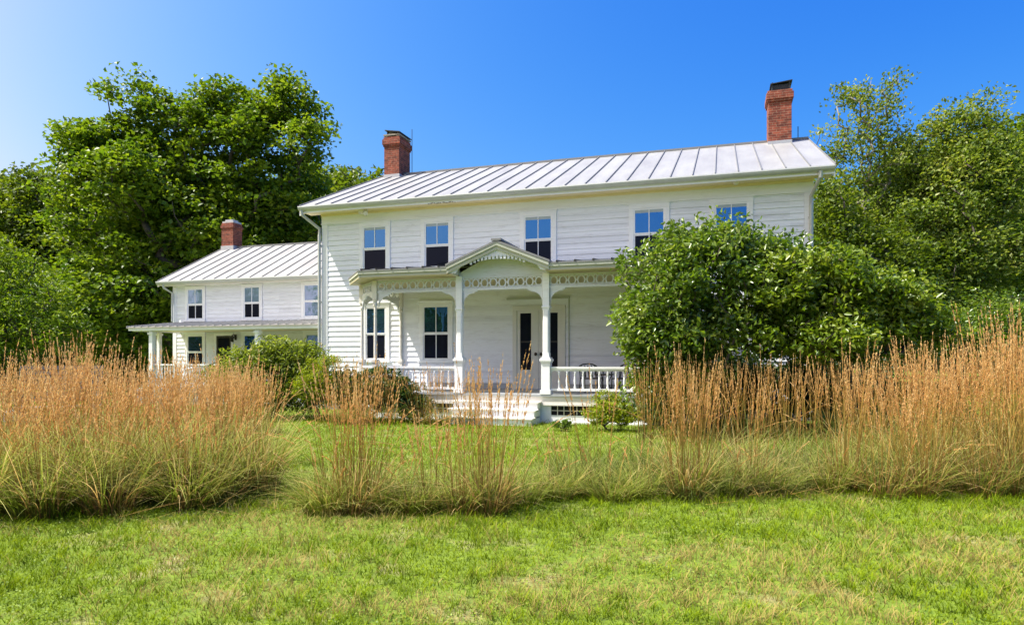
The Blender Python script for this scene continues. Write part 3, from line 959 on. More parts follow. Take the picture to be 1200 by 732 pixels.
# pediment: tympanum and arched board with teeth
r = B()
r.prism([(GL + 0.12, FV - 0.02, 3.52), (GR - 0.12, FV - 0.02, 3.52), (GR - 0.12, FV - 0.02, 3.60), (GPX, FV - 0.02, GZT - 0.06), (GL + 0.12, FV - 0.02, 3.60)], (0, 0, 0), (0, 0.03, 0))
r.build('tympanum', M['fret'], proof)
r = B()
va = ve + 0.085
hw_ = 1.24; base = 3.60; rise = 0.36
archz = lambda x: base + rise * sqrt(max(0, 1 - (x / 1.02) ** 2)) ** 1.0 * 1.0
roofline = lambda x: zt - 0.14 + (GZT - zt) * (1 - abs(x) / (GPX - GL)) + 0.0
archz0 = archz
archz = lambda x: max(FB - 0.01, archz0(x) - 0.02)
n = 28
for k in range(n):
    x0 = -hw_ + 2 * hw_ * k / n; x1 = -hw_ + 2 * hw_ * (k + 1) / n
    a0, a1 = min(archz(x0), roofline(x0) - 0.005), min(archz(x1), roofline(x1) - 0.005)
    r.prism([(GPX + x0, va, a0), (GPX + x1, va, a1), (GPX + x1, va, roofline(x1) + 0.06), (GPX + x0, va, roofline(x0) + 0.06)], (0, 0, 0), (0, 0.03, 0))
for k in range(15):
    x = -0.66 + 1.32 * k / 14
    a0 = min(archz(x), roofline(x) - 0.01)
    r.box(GPX + x - 0.028, GPX + x + 0.028, va - 0.008, va + 0.022, a0 - 0.065, a0 + 0.03)
r.build('scalloped_bargeboard', M['fret'], proof)

# ------------------------------------------------------------------ low wing
WV = 20.3
WL, WR = -19.5, UL + 0.2
WEV, WEZ = WV - 0.38, 4.38
WRV, WRZ = WV + 3.1, 6.15
WB = WRV + 3.1
WS = (WRZ - WEZ) / (WRV - WEV)
wz = (2.98, 4.10)
WW = [(-18.86, -18.16), (-16.37, -15.69), (-13.88, -13.16)]
wg = (1.2, 2.38)
WG = [(-18.86, -18.16), (-16.37, -15.75), (-13.80, -13.15)]
WD = (-17.56, -16.92, 0.55, 2.36)
wh = [(a - 0.11, b + 0.11, wz[0] - 0.08, wz[1] + 0.10) for a, b in WW] + [(a - 0.11, b + 0.11, wg[0] - 0.08, wg[1] + 0.11) for a, b in WG]
wh.append((WD[0] - 0.1, WD[1] + 0.1, WD[2], WD[3] + 0.1))
w = B()
w.box(WL, WR, WV, WB, -0.3, WEZ + 0.1)
w.add([(WL, WV, WEZ + 0.1), (WR, WV, WEZ + 0.1), (WR, WB, WEZ + 0.1), (WL, WB, WEZ + 0.1), (WL, WRV, WRZ - 0.1), (WR, WRV, WRZ - 0.1)],
      [(0, 4, 3), (1, 2, 5), (0, 1, 5, 4), (3, 4, 5, 2)])
w.build('wall_core', M['clap'], house)
w = B()
clap(w, (0, WV), (1, 0), (0, -1), WL + 0.13, WR, 0.5, 4.22, wh, seed=8, step=0.14)
o = w.build('wall', M['clap'], house)
w = B()
def wclip(z, a, b):
    if z < WEZ: return a, b
    d = (z - WEZ) / WS
    return a + d, b - d
clap(w, (WL, 0), (0, 1), (-1, 0), WV + 0.02, WB - 0.02, 0.5, 6.0, (), clipf=wclip, seed=9)
w.build('side_wall', M['clap'], house)
w = B()
w.box(WL - 0.03, WL + 0.13, WV - 0.035, WV + 0.13, 0.4, 4.23)
w.box(WL - 0.035, WR, WV - 0.04, WV + 0.01, 4.215, 4.40)
w.build('trim_board', M['white'], house)
r = B()
wl, wr = WL - 0.42, WR - 0.03
wbv = WB + 0.38
r.prism([(wl, WEV, WEZ), (wl, WRV, WRZ), (wl, WRV, WRZ - 0.07), (wl, WEV, WEZ - 0.07)], (0, 0, 0), (wr - wl, 0, 0))
r.prism([(wl, WRV + 0.001, WRZ), (wl, wbv, WEZ), (wl, wbv, WEZ - 0.07), (wl, WRV + 0.001, WRZ - 0.07)], (0, 0, 0), (wr - wl, 0, 0))
wroof = r.build('wing_roof', M['roof'], house)
r = B()
ns = int((wr - wl) / 0.50)
for i in range(ns + 1):
    u = wl + 0.012 + (wr - wl - 0.024) * i / ns
    for (va, za) in ((WEV + 0.01, WEZ), (wbv - 0.01, WEZ)):
        r.prism([(u - 0.011, va, za), (u + 0.011, va, za), (u + 0.011, va, za + 0.036), (u - 0.011, va, za + 0.036)], (0, va, za), (0, WRV, WRZ))
r.box(wl, wr, WRV - 0.06, WRV + 0.06, WRZ - 0.02, WRZ + 0.04)
r.build('seam', M['seam'], wroof)
r = B()
r.box(wl + 0.02, wr, WEV + 0.01, WEV + 0.04, WEZ - 0.17, WEZ - 0.06)
r.box(wl + 0.03, wr, WEV + 0.04, WV - 0.041, WEZ - 0.16, WEZ - 0.14)
for s in (1, -1):
    e = WEV + 0.02 if s == 1 else wbv - 0.02
    r.prism([(wl + 0.01, e, WEZ - 0.2), (wl + 0.01, WRV, WRZ - 0.2), (wl + 0.01, WRV, WRZ - 0.06), (wl + 0.01, e, WEZ - 0.06)], (0, 0, 0), (0.03, 0, 0))
r.build('wing_fascia', M['oldwhite'], house)
g = B()
g.prism([(wl + 0.03, a - EV + WEV, b - EZ + WEZ + 0.005) for a, b in pr], (0, 0, 0), (wr - wl - 0.05, 0, 0))
g.build('gutter', M['gutter'], house)
d = B(); d.tube([(wl + 0.3, WEV - 0.04, WEZ - 0.12), (wl + 0.3, WEV, WEZ - 0.24), (WL - 0.0, WV - 0.09, WEZ - 0.42), (WL - 0.0, WV - 0.09, 2.9)], 0.04, 8)
d.build('downspout', M['gutter'], house)
for i, (a, b) in enumerate(WW):
    window(a, b, *wz, WV - 0.004, upper='glass_pale', lower='glass_dark' if i < 2 else 'glass_pale', mun=(True, True) if i < 2 else (False, False), cas=0.10, hood=False)
for i, (a, b) in enumerate(WG):
    window(a, b, *wg, WV - 0.004, upper='glass_up' if i < 2 else 'glass_pale', mun=(False, i == 0), cas=0.10)
d = B()
d.box(WD[0] - 0.09, WD[0], WV - 0.045, WV, 0.55, 2.36); d.box(WD[1], WD[1] + 0.09, WV - 0.045, WV, 0.55, 2.36); d.box(WD[0] - 0.09, WD[1] + 0.09, WV - 0.047, WV, 2.36, 2.46)
d.build('door_frame', M['white'], house)
d = B()
d.box(WD[0], WD[0] + 0.07, WV - 0.03, WV, 0.55, 2.36); d.box(WD[1] - 0.07, WD[1], WV - 0.03, WV, 0.55, 2.36)
d.box(WD[0] + 0.07, WD[1] - 0.07, WV - 0.03, WV, 0.55, 1.25); d.box(WD[0] + 0.07, WD[1] - 0.07, WV - 0.03, WV, 2.28, 2.36)
dr = d.build('door', M['dark'], house)
p = B(); p.box(WD[0] + 0.07, WD[1] - 0.07, WV - 0.016, WV - 0.01, 1.25, 2.28); p.build('pane', M['glass_dark'], dr)
# wall lantern
d = B(); u, z = -16.72, 2.30
d.box(u - 0.04, u + 0.04, WV - 0.05, WV - 0.03, z - 0.1, z + 0.1)
d.tube([(u, WV - 0.05, z), (u, WV - 0.14, z + 0.09), (u, WV - 0.22, z + 0.06)], 0.012, 6)
d.lathe((u, WV - 0.22), [(0.01, z + 0.06), (0.09, z - 0.0), (0.085, z - 0.02), (0.06, z - 0.04), (0.05, z - 0.16), (0.02, z - 0.18)], 10)
d.build('wall_lantern', M['dark'], house)
# wing chimney
c = B(); c.box(-19.80, -19.22, WRV - 0.25, WRV + 0.30, 5.6, 7.15); c.box(-19.83, -19.19, WRV - 0.28, WRV + 0.33, 6.93, 7.05)
c.build('chimney', M['brick'], wroof, bevel=0.008)
c = B(); c.box(-19.82, -19.20, WRV - 0.27, WRV + 0.32, 5.6, 6.2); c.build('flashing', M['flash'], wroof)
c = B(); c.box(-19.78, -19.24, WRV - 0.22, WRV + 0.27, 7.15, 7.22); c.box(-19.70, -19.34, WRV - 0.14, WRV + 0.2, 7.22, 7.30); c.build('chimney_cap', M['flash'], wroof)

# wing porch
GV = 18.15
wpl, wpr = -19.25, -11.75
zf_, zw_ = 2.60, 2.86
r = B()
r.prism([(wpl, GV - 0.2, zf_), (wpl, WV, zw_), (wpl, WV, zw_ - 0.05), (wpl, GV - 0.2, zf_ - 0.05)], (0, 0, 0), (UL - 0.14 - wpl, 0, 0))
wp = r.build('wing_porch_roof', M['wingporchroof'], house)
r = B()
k = wpl + 0.02
while k < UL - 0.2:
    r.prism([(k - 0.015, GV - 0.21, zf_), (k + 0.015, GV - 0.21, zf_), (k + 0.015, GV - 0.21, zf_ + 0.03), (k - 0.015, GV - 0.21, zf_ + 0.03)], (0, GV - 0.2, zf_), (0, WV - 0.05, zw_))
    k += 0.3
r.build('seam', M['roof'], wp)
r = B()
r.box(wpl + 0.05, UL - 0.14, GV - 0.17, GV - 0.13, zf_ - 0.13, zf_ - 0.045)
r.box(wpl + 0.15, UL - 0.14, GV - 0.05, GV + 0.05, zf_ - 0.15, zf_ - 0.05)
r.box(wpl + 0.05, wpl + 0.12, GV, WV, zf_ - 0.13, zf_ - 0.045)
r.build('wing_fascia', M['white'], wp)
r = B(); r.box(wpl + 0.12, UL - 0.14, GV + 0.05, WV - 0.04, zf_ - 0.10, zf_ - 0.08); r.build('porch_ceiling', M['cream_bounce'], wp)
r = B(); r.box(wpl + 0.1, UL - 0.14, GV - 0.08, WV - 0.04, 0.40, 0.52); r.box(wpl + 0.15, UL - 0.14, GV - 0.05, GV - 0.02, 0, 0.4)
r.build('wing_porch_floor', M['deck'], house)
for (u, v, wd) in ((-18.35, GV, 0.15), (-19.0, GV + 0.95, 0.12), (-14.12, GV, 0.14), (-11.72, GV, 0.13)):
    q = B()
    q.box(u - wd / 2, u + wd / 2, v - wd / 2, v + wd / 2, 0.52, zf_ - 0.15)
    q.box(u - wd / 2 - 0.03, u + wd / 2 + 0.03, v - wd / 2 - 0.03, v + wd / 2 + 0.03, zf_ - 0.26, zf_ - 0.19)
    q.box(u - wd / 2 - 0.03, u + wd / 2 + 0.03, v - wd / 2 - 0.03, v + wd / 2 + 0.03, 0.52, 0.64)
    q.build('porch_post', M['white'], house, bevel=0.004)
f = B()
ra, rb = -18.27, -15.3
f.box(ra, rb, GV - 0.035, GV + 0.035, 1.30, 1.35); f.box(ra, rb, GV - 0.025, GV + 0.025, 0.62, 0.67)
rl = f.build('railing', M['white'], house)
me = None
n = 26
for i in range(1, n):
    u = ra + (rb - ra) * i / n
    if me is None:
        k0 = MB(); k0.box(-0.016, 0.016, -0.016, 0.016, 0.67, 1.30)
        ob = k0.build('baluster', M['white'], rl); me = ob.data
    else:
        ob = bpy.data.objects.new('baluster', me); COL.objects.link(ob); ob.parent = rl
    ob.location = (u - OFF[0], GV - OFF[1], 0)
q = B(); q.box(rb, rb + 0.1, GV - 0.05, GV + 0.05, 0.5, 1.42); q.build('rail_post', M['white'], house)

# ------------------------------------------------------------------ things on the porch and in the garden
def at(px, Y, z=0.0):
    return ((px - 600) / F_PX * Y, Y, z)

def porch_chair(u, v, rz, label, mat):
    t = empty('porch_chair', hw(u, v, PZ), -TH + rz, label=label, cat='chair', group='chairs on the porch')
    t.scale = (0.9, 0.9, 0.88)
    m = MB(); m.box(-0.25, 0.25, -0.24, 0.22, 0.38, 0.41); m.build('seat', mat, t)
    m = MB()
    for k in range(5):
        x = -0.2 + 0.1 * k
        m.bar((x, 0.2, 0.42), (x, 0.32, 0.76), 0.03, 0.015)
    m.tube([(-0.25, 0.32, 0.74), (-0.15, 0.33, 0.79), (0, 0.335, 0.81), (0.15, 0.33, 0.79), (0.25, 0.32, 0.74)], 0.018, 8)
    m.build('backrest', mat, t)
    for s in (-1, 1):
        m = MB(); m.tube([(s * 0.26, -0.25, 0), (s * 0.26, -0.22, 0.38), (s * 0.27, -0.22, 0.58), (s * 0.27, -0.1, 0.61), (s * 0.27, 0.24, 0.6)], 0.015, 8)
        m.build('armrest', mat, t)
        m = MB(); m.tube([(s * 0.26, 0.3, 0), (s * 0.25, 0.22, 0.38), (s * 0.25, 0.32, 0.75)], 0.015, 8); m.build('leg', mat, t)
porch_chair(-3.1, 16.7, 0.5, 'dark metal armchair on the porch behind the balusters, nearer the doors', M['dark'])
porch_chair(-2.3, 16.8, -0.3, 'dark metal armchair on the porch beside the big leafy bush', M['dark'])
t = empty('porch_table', hw(-2.72, 16.35, PZ), -TH, label='small round dark table between the two porch chairs', cat='table')
m = MB(); m.lathe((0, 0), [(0.24, 0.44), (0.25, 0.46), (0.24, 0.47)], 20); m.build('tabletop', M['dark'], t)
for k in range(3):
    a = 2 * pi * k / 3
    m = MB(); m.tube([(0.2 * cos(a), 0.2 * sin(a), 0), (0.1 * cos(a), 0.1 * sin(a), 0.25), (0.18 * cos(a), 0.18 * sin(a), 0.44)], 0.012, 6); m.build('leg', M['dark'], t)

# slatted bench in the tall grass
t = empty('garden_bench', at(70, 15.0), radians(25), label='weathered grey slatted wooden bench half hidden in the tall tan grass', cat='bench')
m = MB()
for k in range(7):
    m.box(-0.8, 0.8, 0.16 + 0.035 * k, 0.185 + 0.035 * k, 0.58 + 0.115 * k, 0.665 + 0.115 * k)
m.box(-0.78, -0.70, 0.2, 0.24, 0.4, 1.3); m.box(0.70, 0.78, 0.2, 0.24, 0.4, 1.3)
m.build('backrest', M['weathered'], t)
m = MB()
for k in range(5):
    m.box(-0.8, 0.8, -0.36 + 0.1 * k, -0.28 + 0.1 * k, 0.44, 0.47)
m.build('seat', M['weathered'], t)
for s in (-1, 1):
    for y in (-0.32, 0.12):
        m = MB(); m.box(s * 0.74 - 0.035, s * 0.74 + 0.035, y - 0.035, y + 0.035, 0, 0.44 if y > 0 else 0.68); m.build('leg', M['weathered'], t)
    m = MB(); m.box(s * 0.74 - 0.05, s * 0.74 + 0.05, -0.38, 0.3, 0.68, 0.71); m.build('armrest', M['weathered'], t)

def boulder(px, Y, r, label, seed):
    rg = np.random.default_rng(seed)
    m = MB(); m.v = []; 
    K, L = 18, 10
    ph = rg.uniform(0, 6, 6)
    def rr(a, b):
        return 1 + 0.16 * sin(2 * a + ph[0]) * cos(b + ph[1]) + 0.1 * sin(3 * a + ph[2] + 2 * b) + 0.05 * sin(7 * a + ph[3]) * cos(5 * b + ph[4])
    vs = []
    for i in range(L + 1):
        b = -pi / 2 + pi * i / L
        for j in range(K):
            a = 2 * pi * j / K
            q = r * rr(a, b)
            vs.append((q * cos(b) * cos(a) * 1.2, q * cos(b) * sin(a), q * 0.75 * sin(b) + r * 0.35))
    fs = [(i * K + j, i * K + (j + 1) % K, (i + 1) * K + (j + 1) % K, (i + 1) * K + j) for i in range(L) for j in range(K)]
    m.add(vs, fs)
    o = m.build('boulder', M['rock'], None, smooth=True)
    o.location = at(px, Y)
    prop(o, label, 'rock')
boulder(8, 13.5, 0.42, 'pale grey boulder at the edge of the picture behind the tan grass', 1)
boulder(30, 14.6, 0.36, 'smaller grey boulder to the right of the pale one in the grass', 2)

# ------------------------------------------------------------------ ground
def gh(x, y):
    """terrain height; flat lawn, a low bank on the right, wooded hill far behind"""
    x = np.asarray(x, dtype=float); y = np.asarray(y, dtype=float)
    s = lambda a: 0.5 - 0.5 * np.cos(np.pi * np.clip(a, 0, 1))
    bank = 0.55 * s((x - 8) / 8) * s((y - 15) / 8)
    hill = 13.0 * s((y - 42) / 40) * (0.55 + 0.45 * s((-x + 25) / 60)) + 22 * s((y - 80) / 150) * 0.6
    return bank + hill
def axis(a, b, near, n):
    t = np.linspace(-1, 1, n)
    return np.sign(t) * (np.abs(t) ** 2.6) * (b - a) / 2 + near
gx = axis(-900, 900, 0, 161); gy = axis(-900, 900, 12, 161)
X, Yg = np.meshgrid(gx, gy)
Zg = gh(X, Yg)
rgm = np.random.default_rng(0)
V = np.stack([X.ravel(), Yg.ravel(), Zg.ravel()], 1)
n = 161
i = np.arange(n - 1)[:, None] * n + np.arange(n - 1)[None, :]
Q = np.stack([i, i + 1, i + n + 1, i + n], -1).reshape(-1, 4)
go = link('ground', np_mesh('ground', V, None, Q), M['ground'])
go.data.polygons.foreach_set('use_smooth', [True] * len(go.data.polygons))
prop(go, kind='structure')

# ------------------------------------------------------------------ blades and leaves
def ribbons(base, az, L, lean, droop, w, segs, rng, rnd=None, tz0=0.0, taper=True):
    """N flat blades: base (N,3), azimuth of lean, length, lean and droop; returns verts, quads, tris, rnd, t"""
    Nn = len(base)
    t = np.linspace(0, 1, segs + 1)[None, :]
    up = L[:, None] * (t - droop[:, None] * 0.55 * t ** 2.2)
    out = L[:, None] * (lean[:, None] * t + droop[:, None] * 0.75 * t ** 2)
    px = base[:, 0:1] + np.cos(az)[:, None] * out
    py = base[:, 1:2] + np.sin(az)[:, None] * out
    pz = base[:, 2:3] + up
    wa = az + np.pi / 2 + rng.uniform(-1.2, 1.2, Nn)
    wd = w[:, None] * ((1 - t ** 2 * 0.9) if taper else np.ones_like(t))
    dx = np.cos(wa)[:, None] * wd / 2; dy = np.sin(wa)[:, None] * wd / 2
    A = np.stack([px - dx, py - dy, pz], -1); Bv = np.stack([px + dx, py + dy, pz], -1)
    V = np.stack([A, Bv], 2).reshape(-1, 3)                     # N*(S+1)*2
    b = (np.arange(Nn) * (segs + 1) * 2)[:, None] + np.arange(segs)[None, :] * 2
    Q = np.stack([b, b + 1, b + 3, b + 2], -1).reshape(-1, 4)
    if rnd is None: rnd = rng.random(Nn)
    R = np.repeat(rnd, (segs + 1) * 2)
    T = np.tile(np.repeat(t[0], 2), Nn)
    return V, Q, R, T, np.stack([px, py, pz], -1)

def clump_meshes(seed, n_stem=60, n_leaf=220, H=1.6, spread=0.16, leafL=0.8, tip=0.20, plume=True, green=0.0, sw=0.0068, p0=0.66):
    rng = np.random.default_rng(seed)
    out = {}
    r = spread * np.sqrt(rng.random(n_stem)); a = rng.uniform(0, 2 * pi, n_stem)
    base = np.stack([r * np.cos(a), r * np.sin(a), np.zeros(n_stem)], 1)
    L = H * rng.normal(0.91, 0.12, n_stem).clip(0.5, 1.12)
    lean = (r / spread) * tip * rng.uniform(0.5, 1.3, n_stem)
    droop = rng.uniform(0.0, 0.07, n_stem) + (rng.random(n_stem) < 0.14) * rng.uniform(0.15, 0.7, n_stem)
    az = a + rng.normal(0, 0.5, n_stem)
    V, Q, R, T, P = ribbons(base, az, L, lean, droop, np.full(n_stem, sw), 7, rng)
    V2, Q2, R2, T2, _ = ribbons(base, az, L, lean, droop, np.full(n_stem, sw), 7, np.random.default_rng(seed + 9))
    V = np.concatenate([V, V2]); Q = np.concatenate([Q, Q2 + len(V) - len(V2)])
    out['stalk'] = np_mesh('stalk', V, None, Q, {'rnd': np.concatenate([R, R]), 't': np.concatenate([T, T])})
    if plume:
        K = 28
        s = rng.uniform(p0, 1.0, (n_stem, K))
        tt = s * 7
        i0 = np.clip(tt.astype(int), 0, 6); fr = tt - i0
        ii = np.arange(n_stem)[:, None]
        C = P[ii, i0] * (1 - fr)[..., None] + P[ii, i0 + 1] * fr[..., None]
        D = P[ii, i0 + 1] - P[ii, i0]; D /= np.linalg.norm(D, axis=-1, keepdims=True)
        th = rng.uniform(0, 2 * pi, (n_stem, K))
        S = np.stack([np.cos(th), np.sin(th), np.zeros_like(th)], -1)
        u = np.clip((s - p0) / (1 - p0), 0, 1)
        env = (0.35 + 0.75 * np.sin(np.pi * np.clip(u * 0.85 + 0.12, 0, 1)))
        ln = rng.uniform(0.028, 0.058, (n_stem, K)) * env
        A = C - D * 0.004
        Tp = C + D * ln[..., None] * 0.95 + S * (ln * 0.22)[..., None]
        W = np.cross(D, S); 
        Mx = C + D * (ln * 0.45)[..., None] + S * (ln * 0.12)[..., None]
        wd = 0.0052
        Vp = np.stack([A, Mx + W * wd, Tp, Mx - W * wd], 2).reshape(-1, 3)
        nq = n_stem * K
        Qp = (np.arange(nq) * 4)[:, None] + np.arange(4)[None, :]
        rr = np.repeat(np.repeat(rng.random(n_stem), K) * 0.7 + rng.random(nq) * 0.3, 4)
        out['plume'] = np_mesh('plume', Vp, None, Qp, {'rnd': rr, 't': np.repeat(u.ravel(), 4)})
    # arching basal leaves
    r = spread * 1.15 * np.sqrt(rng.random(n_leaf)); a = rng.uniform(0, 2 * pi, n_leaf)
    base = np.stack([r * np.cos(a), r * np.sin(a), np.zeros(n_leaf)], 1)
    L = leafL * rng.uniform(0.45, 1.15, n_leaf)
    V, Q, R, T, P = ribbons(base, a + rng.normal(0, 0.6, n_leaf), L, rng.uniform(0.05, 0.45, n_leaf), rng.uniform(0.1, 1.15, n_leaf) ** 1.3, rng.uniform(0.005, 0.012, n_leaf), 7, rng,
                            rnd=np.clip(rng.random(n_leaf) + green, 0, 1))
    out['foliage'] = np_mesh('foliage', V, None, Q, {'rnd': R, 't': T})
    return out

MATS = {'stalk': 'stem', 'plume': 'plume', 'foliage': 'blade'}
def proto(meshes):
    for k, me in meshes.items():
        me.materials.append(M[MATS[k]])
    return meshes
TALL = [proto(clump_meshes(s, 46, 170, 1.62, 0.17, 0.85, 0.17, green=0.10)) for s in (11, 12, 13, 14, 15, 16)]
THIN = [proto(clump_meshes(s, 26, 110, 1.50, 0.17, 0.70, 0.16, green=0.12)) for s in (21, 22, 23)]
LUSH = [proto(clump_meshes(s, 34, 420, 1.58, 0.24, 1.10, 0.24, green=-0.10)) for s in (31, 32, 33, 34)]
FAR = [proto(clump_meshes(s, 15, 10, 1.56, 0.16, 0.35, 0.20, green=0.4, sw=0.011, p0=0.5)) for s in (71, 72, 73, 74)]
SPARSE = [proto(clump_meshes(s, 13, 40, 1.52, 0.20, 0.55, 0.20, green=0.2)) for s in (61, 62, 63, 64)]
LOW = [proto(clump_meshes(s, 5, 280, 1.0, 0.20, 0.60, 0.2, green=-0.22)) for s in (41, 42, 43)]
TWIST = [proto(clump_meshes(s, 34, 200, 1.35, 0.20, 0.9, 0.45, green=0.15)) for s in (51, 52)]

prng = random.Random(77)
def clump(kinds, px, Y, sc, label, group, hs=None, x=None):
    ms = prng.choice(kinds)
    X_, Y_ = ((px - 600) / F_PX * Y, Y)
    t = empty('grass_clump', (X_, Y_, float(gh(X_, Y_))), prng.uniform(0, 2 * pi), label=label, cat='ornamental grass', group=group)
    s = sc * prng.uniform(0.94, 1.06)
    t.scale = (s * prng.uniform(0.95, 1.1), s, (hs or sc) * (prng.uniform(0.86, 1.07) if 'mass' in group else prng.uniform(0.95, 1.05)) * (1.2 if kinds is LOW else 1.0))
    t.rotation_euler[0] = prng.uniform(-0.04, 0.04); t.rotation_euler[1] = prng.uniform(-0.04, 0.04)
    for k, me in ms.items():
        o = bpy.data.objects.new(k, me); COL.objects.link(o); o.parent = t

# left-hand mass of feather reed grass
GA = ('tan feather reed grass with green leafy base in the dense mass at the picture\'s left', 'reed grass clumps in the dense left mass')
for row, (Yr, n0, p0, p1) in enumerate(((7.0, 8, -40, 285), (7.6, 8, -20, 300), (8.3, 8, -60, 285), (9.2, 8, -40, 300), (10.3, 7, -40, 290), (11.6, 7, -30, 300))):
    for k in range(n0):
        px = p0 + (p1 - p0) * (k + 0.5 * (row % 2)) / (n0 - 0.5) + prng.uniform(-9, 9)
        kinds = LUSH if row < 2 or (row + k) % 4 == 0 else TALL
        hs = (1.0, 1.0, 1.0, 0.98, 0.96, 0.95)[row] * (1.0 - 0.07 * min(1, max(0, (px - 170) / 120)))
        dY = -0.45 + 0.75 * px / 330 + prng.uniform(-0.3, 0.3)
        if row == 0 and k % 3 == 1: kinds = TWIST
        if row == 0 : hs = 0.86
        clump(kinds, px, Yr + dY, 1.0, GA[0], GA[1], hs=hs)
# stragglers between the mass and the shrub
GB = ('tan reed grass tuft growing in the row before the arching wisteria shrub', 'reed grass before the wisteria')
for k in range(7):
    clump(THIN if k > 4 else TALL, 185 + 22 * k + prng.uniform(-6, 6), 13.6 + prng.uniform(-0.6, 0.6), 0.95, GB[0], GB[1], hs=0.86)
# far row by the porch, left of the steps
GC = ('thin tan reed grass standing before the dark shrub left of the porch steps', 'reed grass row left of the steps')
for k in range(12):
    clump(THIN if k % 2 else SPARSE, 385 + 15 * k + prng.uniform(-4, 4), 15.6 + prng.uniform(-0.3, 0.3), 1.0, GC[0], GC[1], hs=0.98 - 0.012 * k)
# foreground row in the middle
GD = [(372, 6.9, 0.55, LOW), (380, 6.6, 0.62, LOW), (396, 6.8, 0.94, THIN), (418, 6.6, 0.95, TALL), (438, 6.9, 0.88, THIN), (458, 6.7, 0.55, LOW), (484, 6.65, 0.6, LOW), (508, 6.8, 0.70, THIN),
      (540, 6.6, 0.80, THIN), (556, 6.9, 0.6, LOW), (574, 6.55, 0.98, TALL), (594, 6.85, 0.80, SPARSE), (612, 7.0, 0.62, LOW)]
LD = ['low green and straw clump beside the lawn gap of the near row',
      'lowest ragged clump nearest the lawn at the gap',
      'few tall thin stems, first tall clump after the lawn gap',
      'thin tan clump, second tall one after the lawn gap in the near row',
      'sparse medium clump before the dark shrub, third after the lawn gap',
      'low leafy clump with few plumes left of the stairs',
      'low spreading straw clump in front of the dark shrub',
      'sparse short stemmed clump left of the porch steps',
      'sparse clump before the left end of the porch steps',
      'low tuft just left of the tallest clump before the steps',
      'tallest reed grass clump in front of the porch steps',
      'thin clump touching the tallest one before the steps',
      'low fading clump before the right end of the steps']
for (px, Y, sc, kd), lab in zip(GD, LD):
    clump(kd, px, Y, 1.0 if sc > 0.8 else 0.9, lab, 'near row of grass clumps before the steps', hs=sc)
GE = [(650, 7.3, 0.6, LOW), (672, 7.6, 0.62, LOW), (702, 7.9, 0.9, SPARSE), (716, 7.2, 0.5, LOW), (745, 7.4, 0.6, LOW), (772, 7.7, 0.8, SPARSE), (806, 7.3, 0.98, TALL), (824, 7.6, 0.95, THIN),
      (852, 7.5, 0.6, LOW), (880, 7.7, 0.92, THIN), (905, 7.6, 0.6, LOW), (935, 8.1, 0.92, SPARSE), (968, 7.7, 0.7, LOW), (992, 7.8, 0.98, TALL)]
for px, Y, sc, kd in GE:
    if kd is LOW:
        clump(kd, px, Y, 0.9, 'low green grass clump with few stems in the near row beside the bush', 'low grass clumps of the near row', hs=sc)
    else:
        clump(kd, px, Y, 0.95, 'slender tan reed grass in the near row before the big bush', 'slender reed grass of the near row', hs=sc)
# far row before the big bush
GF = ('thin tan stems in the row against the dark underside of the big bush', 'reed grass row before the big bush')
for k in range(22):
    clump(FAR, 750 + 12.5 * k + prng.uniform(-6, 6), 12.2 + prng.uniform(-0.5, 0.6), 1.0, GF[0], GF[1], hs=0.98 + 0.02 * prng.random())
# right-hand mass
GG = ('tall orange tan reed grass in the dense mass at the picture\'s right', 'reed grass clumps in the dense right mass')
for row, (Yr, n0, p0, p1) in enumerate(((7.6, 6, 1040, 1240), (8.3, 9, 1030, 1370), (9.3, 10, 1020, 1360), (10.8, 6, 1010, 1260), (13.2, 7, 1000, 1270))):
    for k in range(n0):
        px = p0 + (p1 - p0) * (k + 0.5 * (row % 2)) / (n0 - 0.5) + prng.uniform(-8, 8)
        hs = 1.0 + 0.24 * max(0, (px - 1050) / 150) * (1.0 if row < 4 else 1.2)
        if row < 1: hs *= 0.86
        clump(TALL if (k + row) % 3 else THIN, px, Yr + prng.uniform(-0.3, 0.3), 1.0, GG[0], GG[1], hs=hs)

# ---- lawn and wild grass as ground cover
def vnoise(x, y, f, seed):
    g = np.random.default_rng(900 + seed).random((257, 257))
    a = x * f + 1000.37 * seed; b = y * f + 531.7 * seed
    i = np.floor(a).astype(int); j = np.floor(b).astype(int)
    u = a - i; v = b - j
    u = u * u * (3 - 2 * u); v = v * v * (3 - 2 * v)
    G = lambda p, q: g[p % 257, q % 257]
    return (G(i, j) * (1 - u) + G(i + 1, j) * u) * (1 - v) + (G(i, j + 1) * (1 - u) + G(i + 1, j + 1) * u) * v

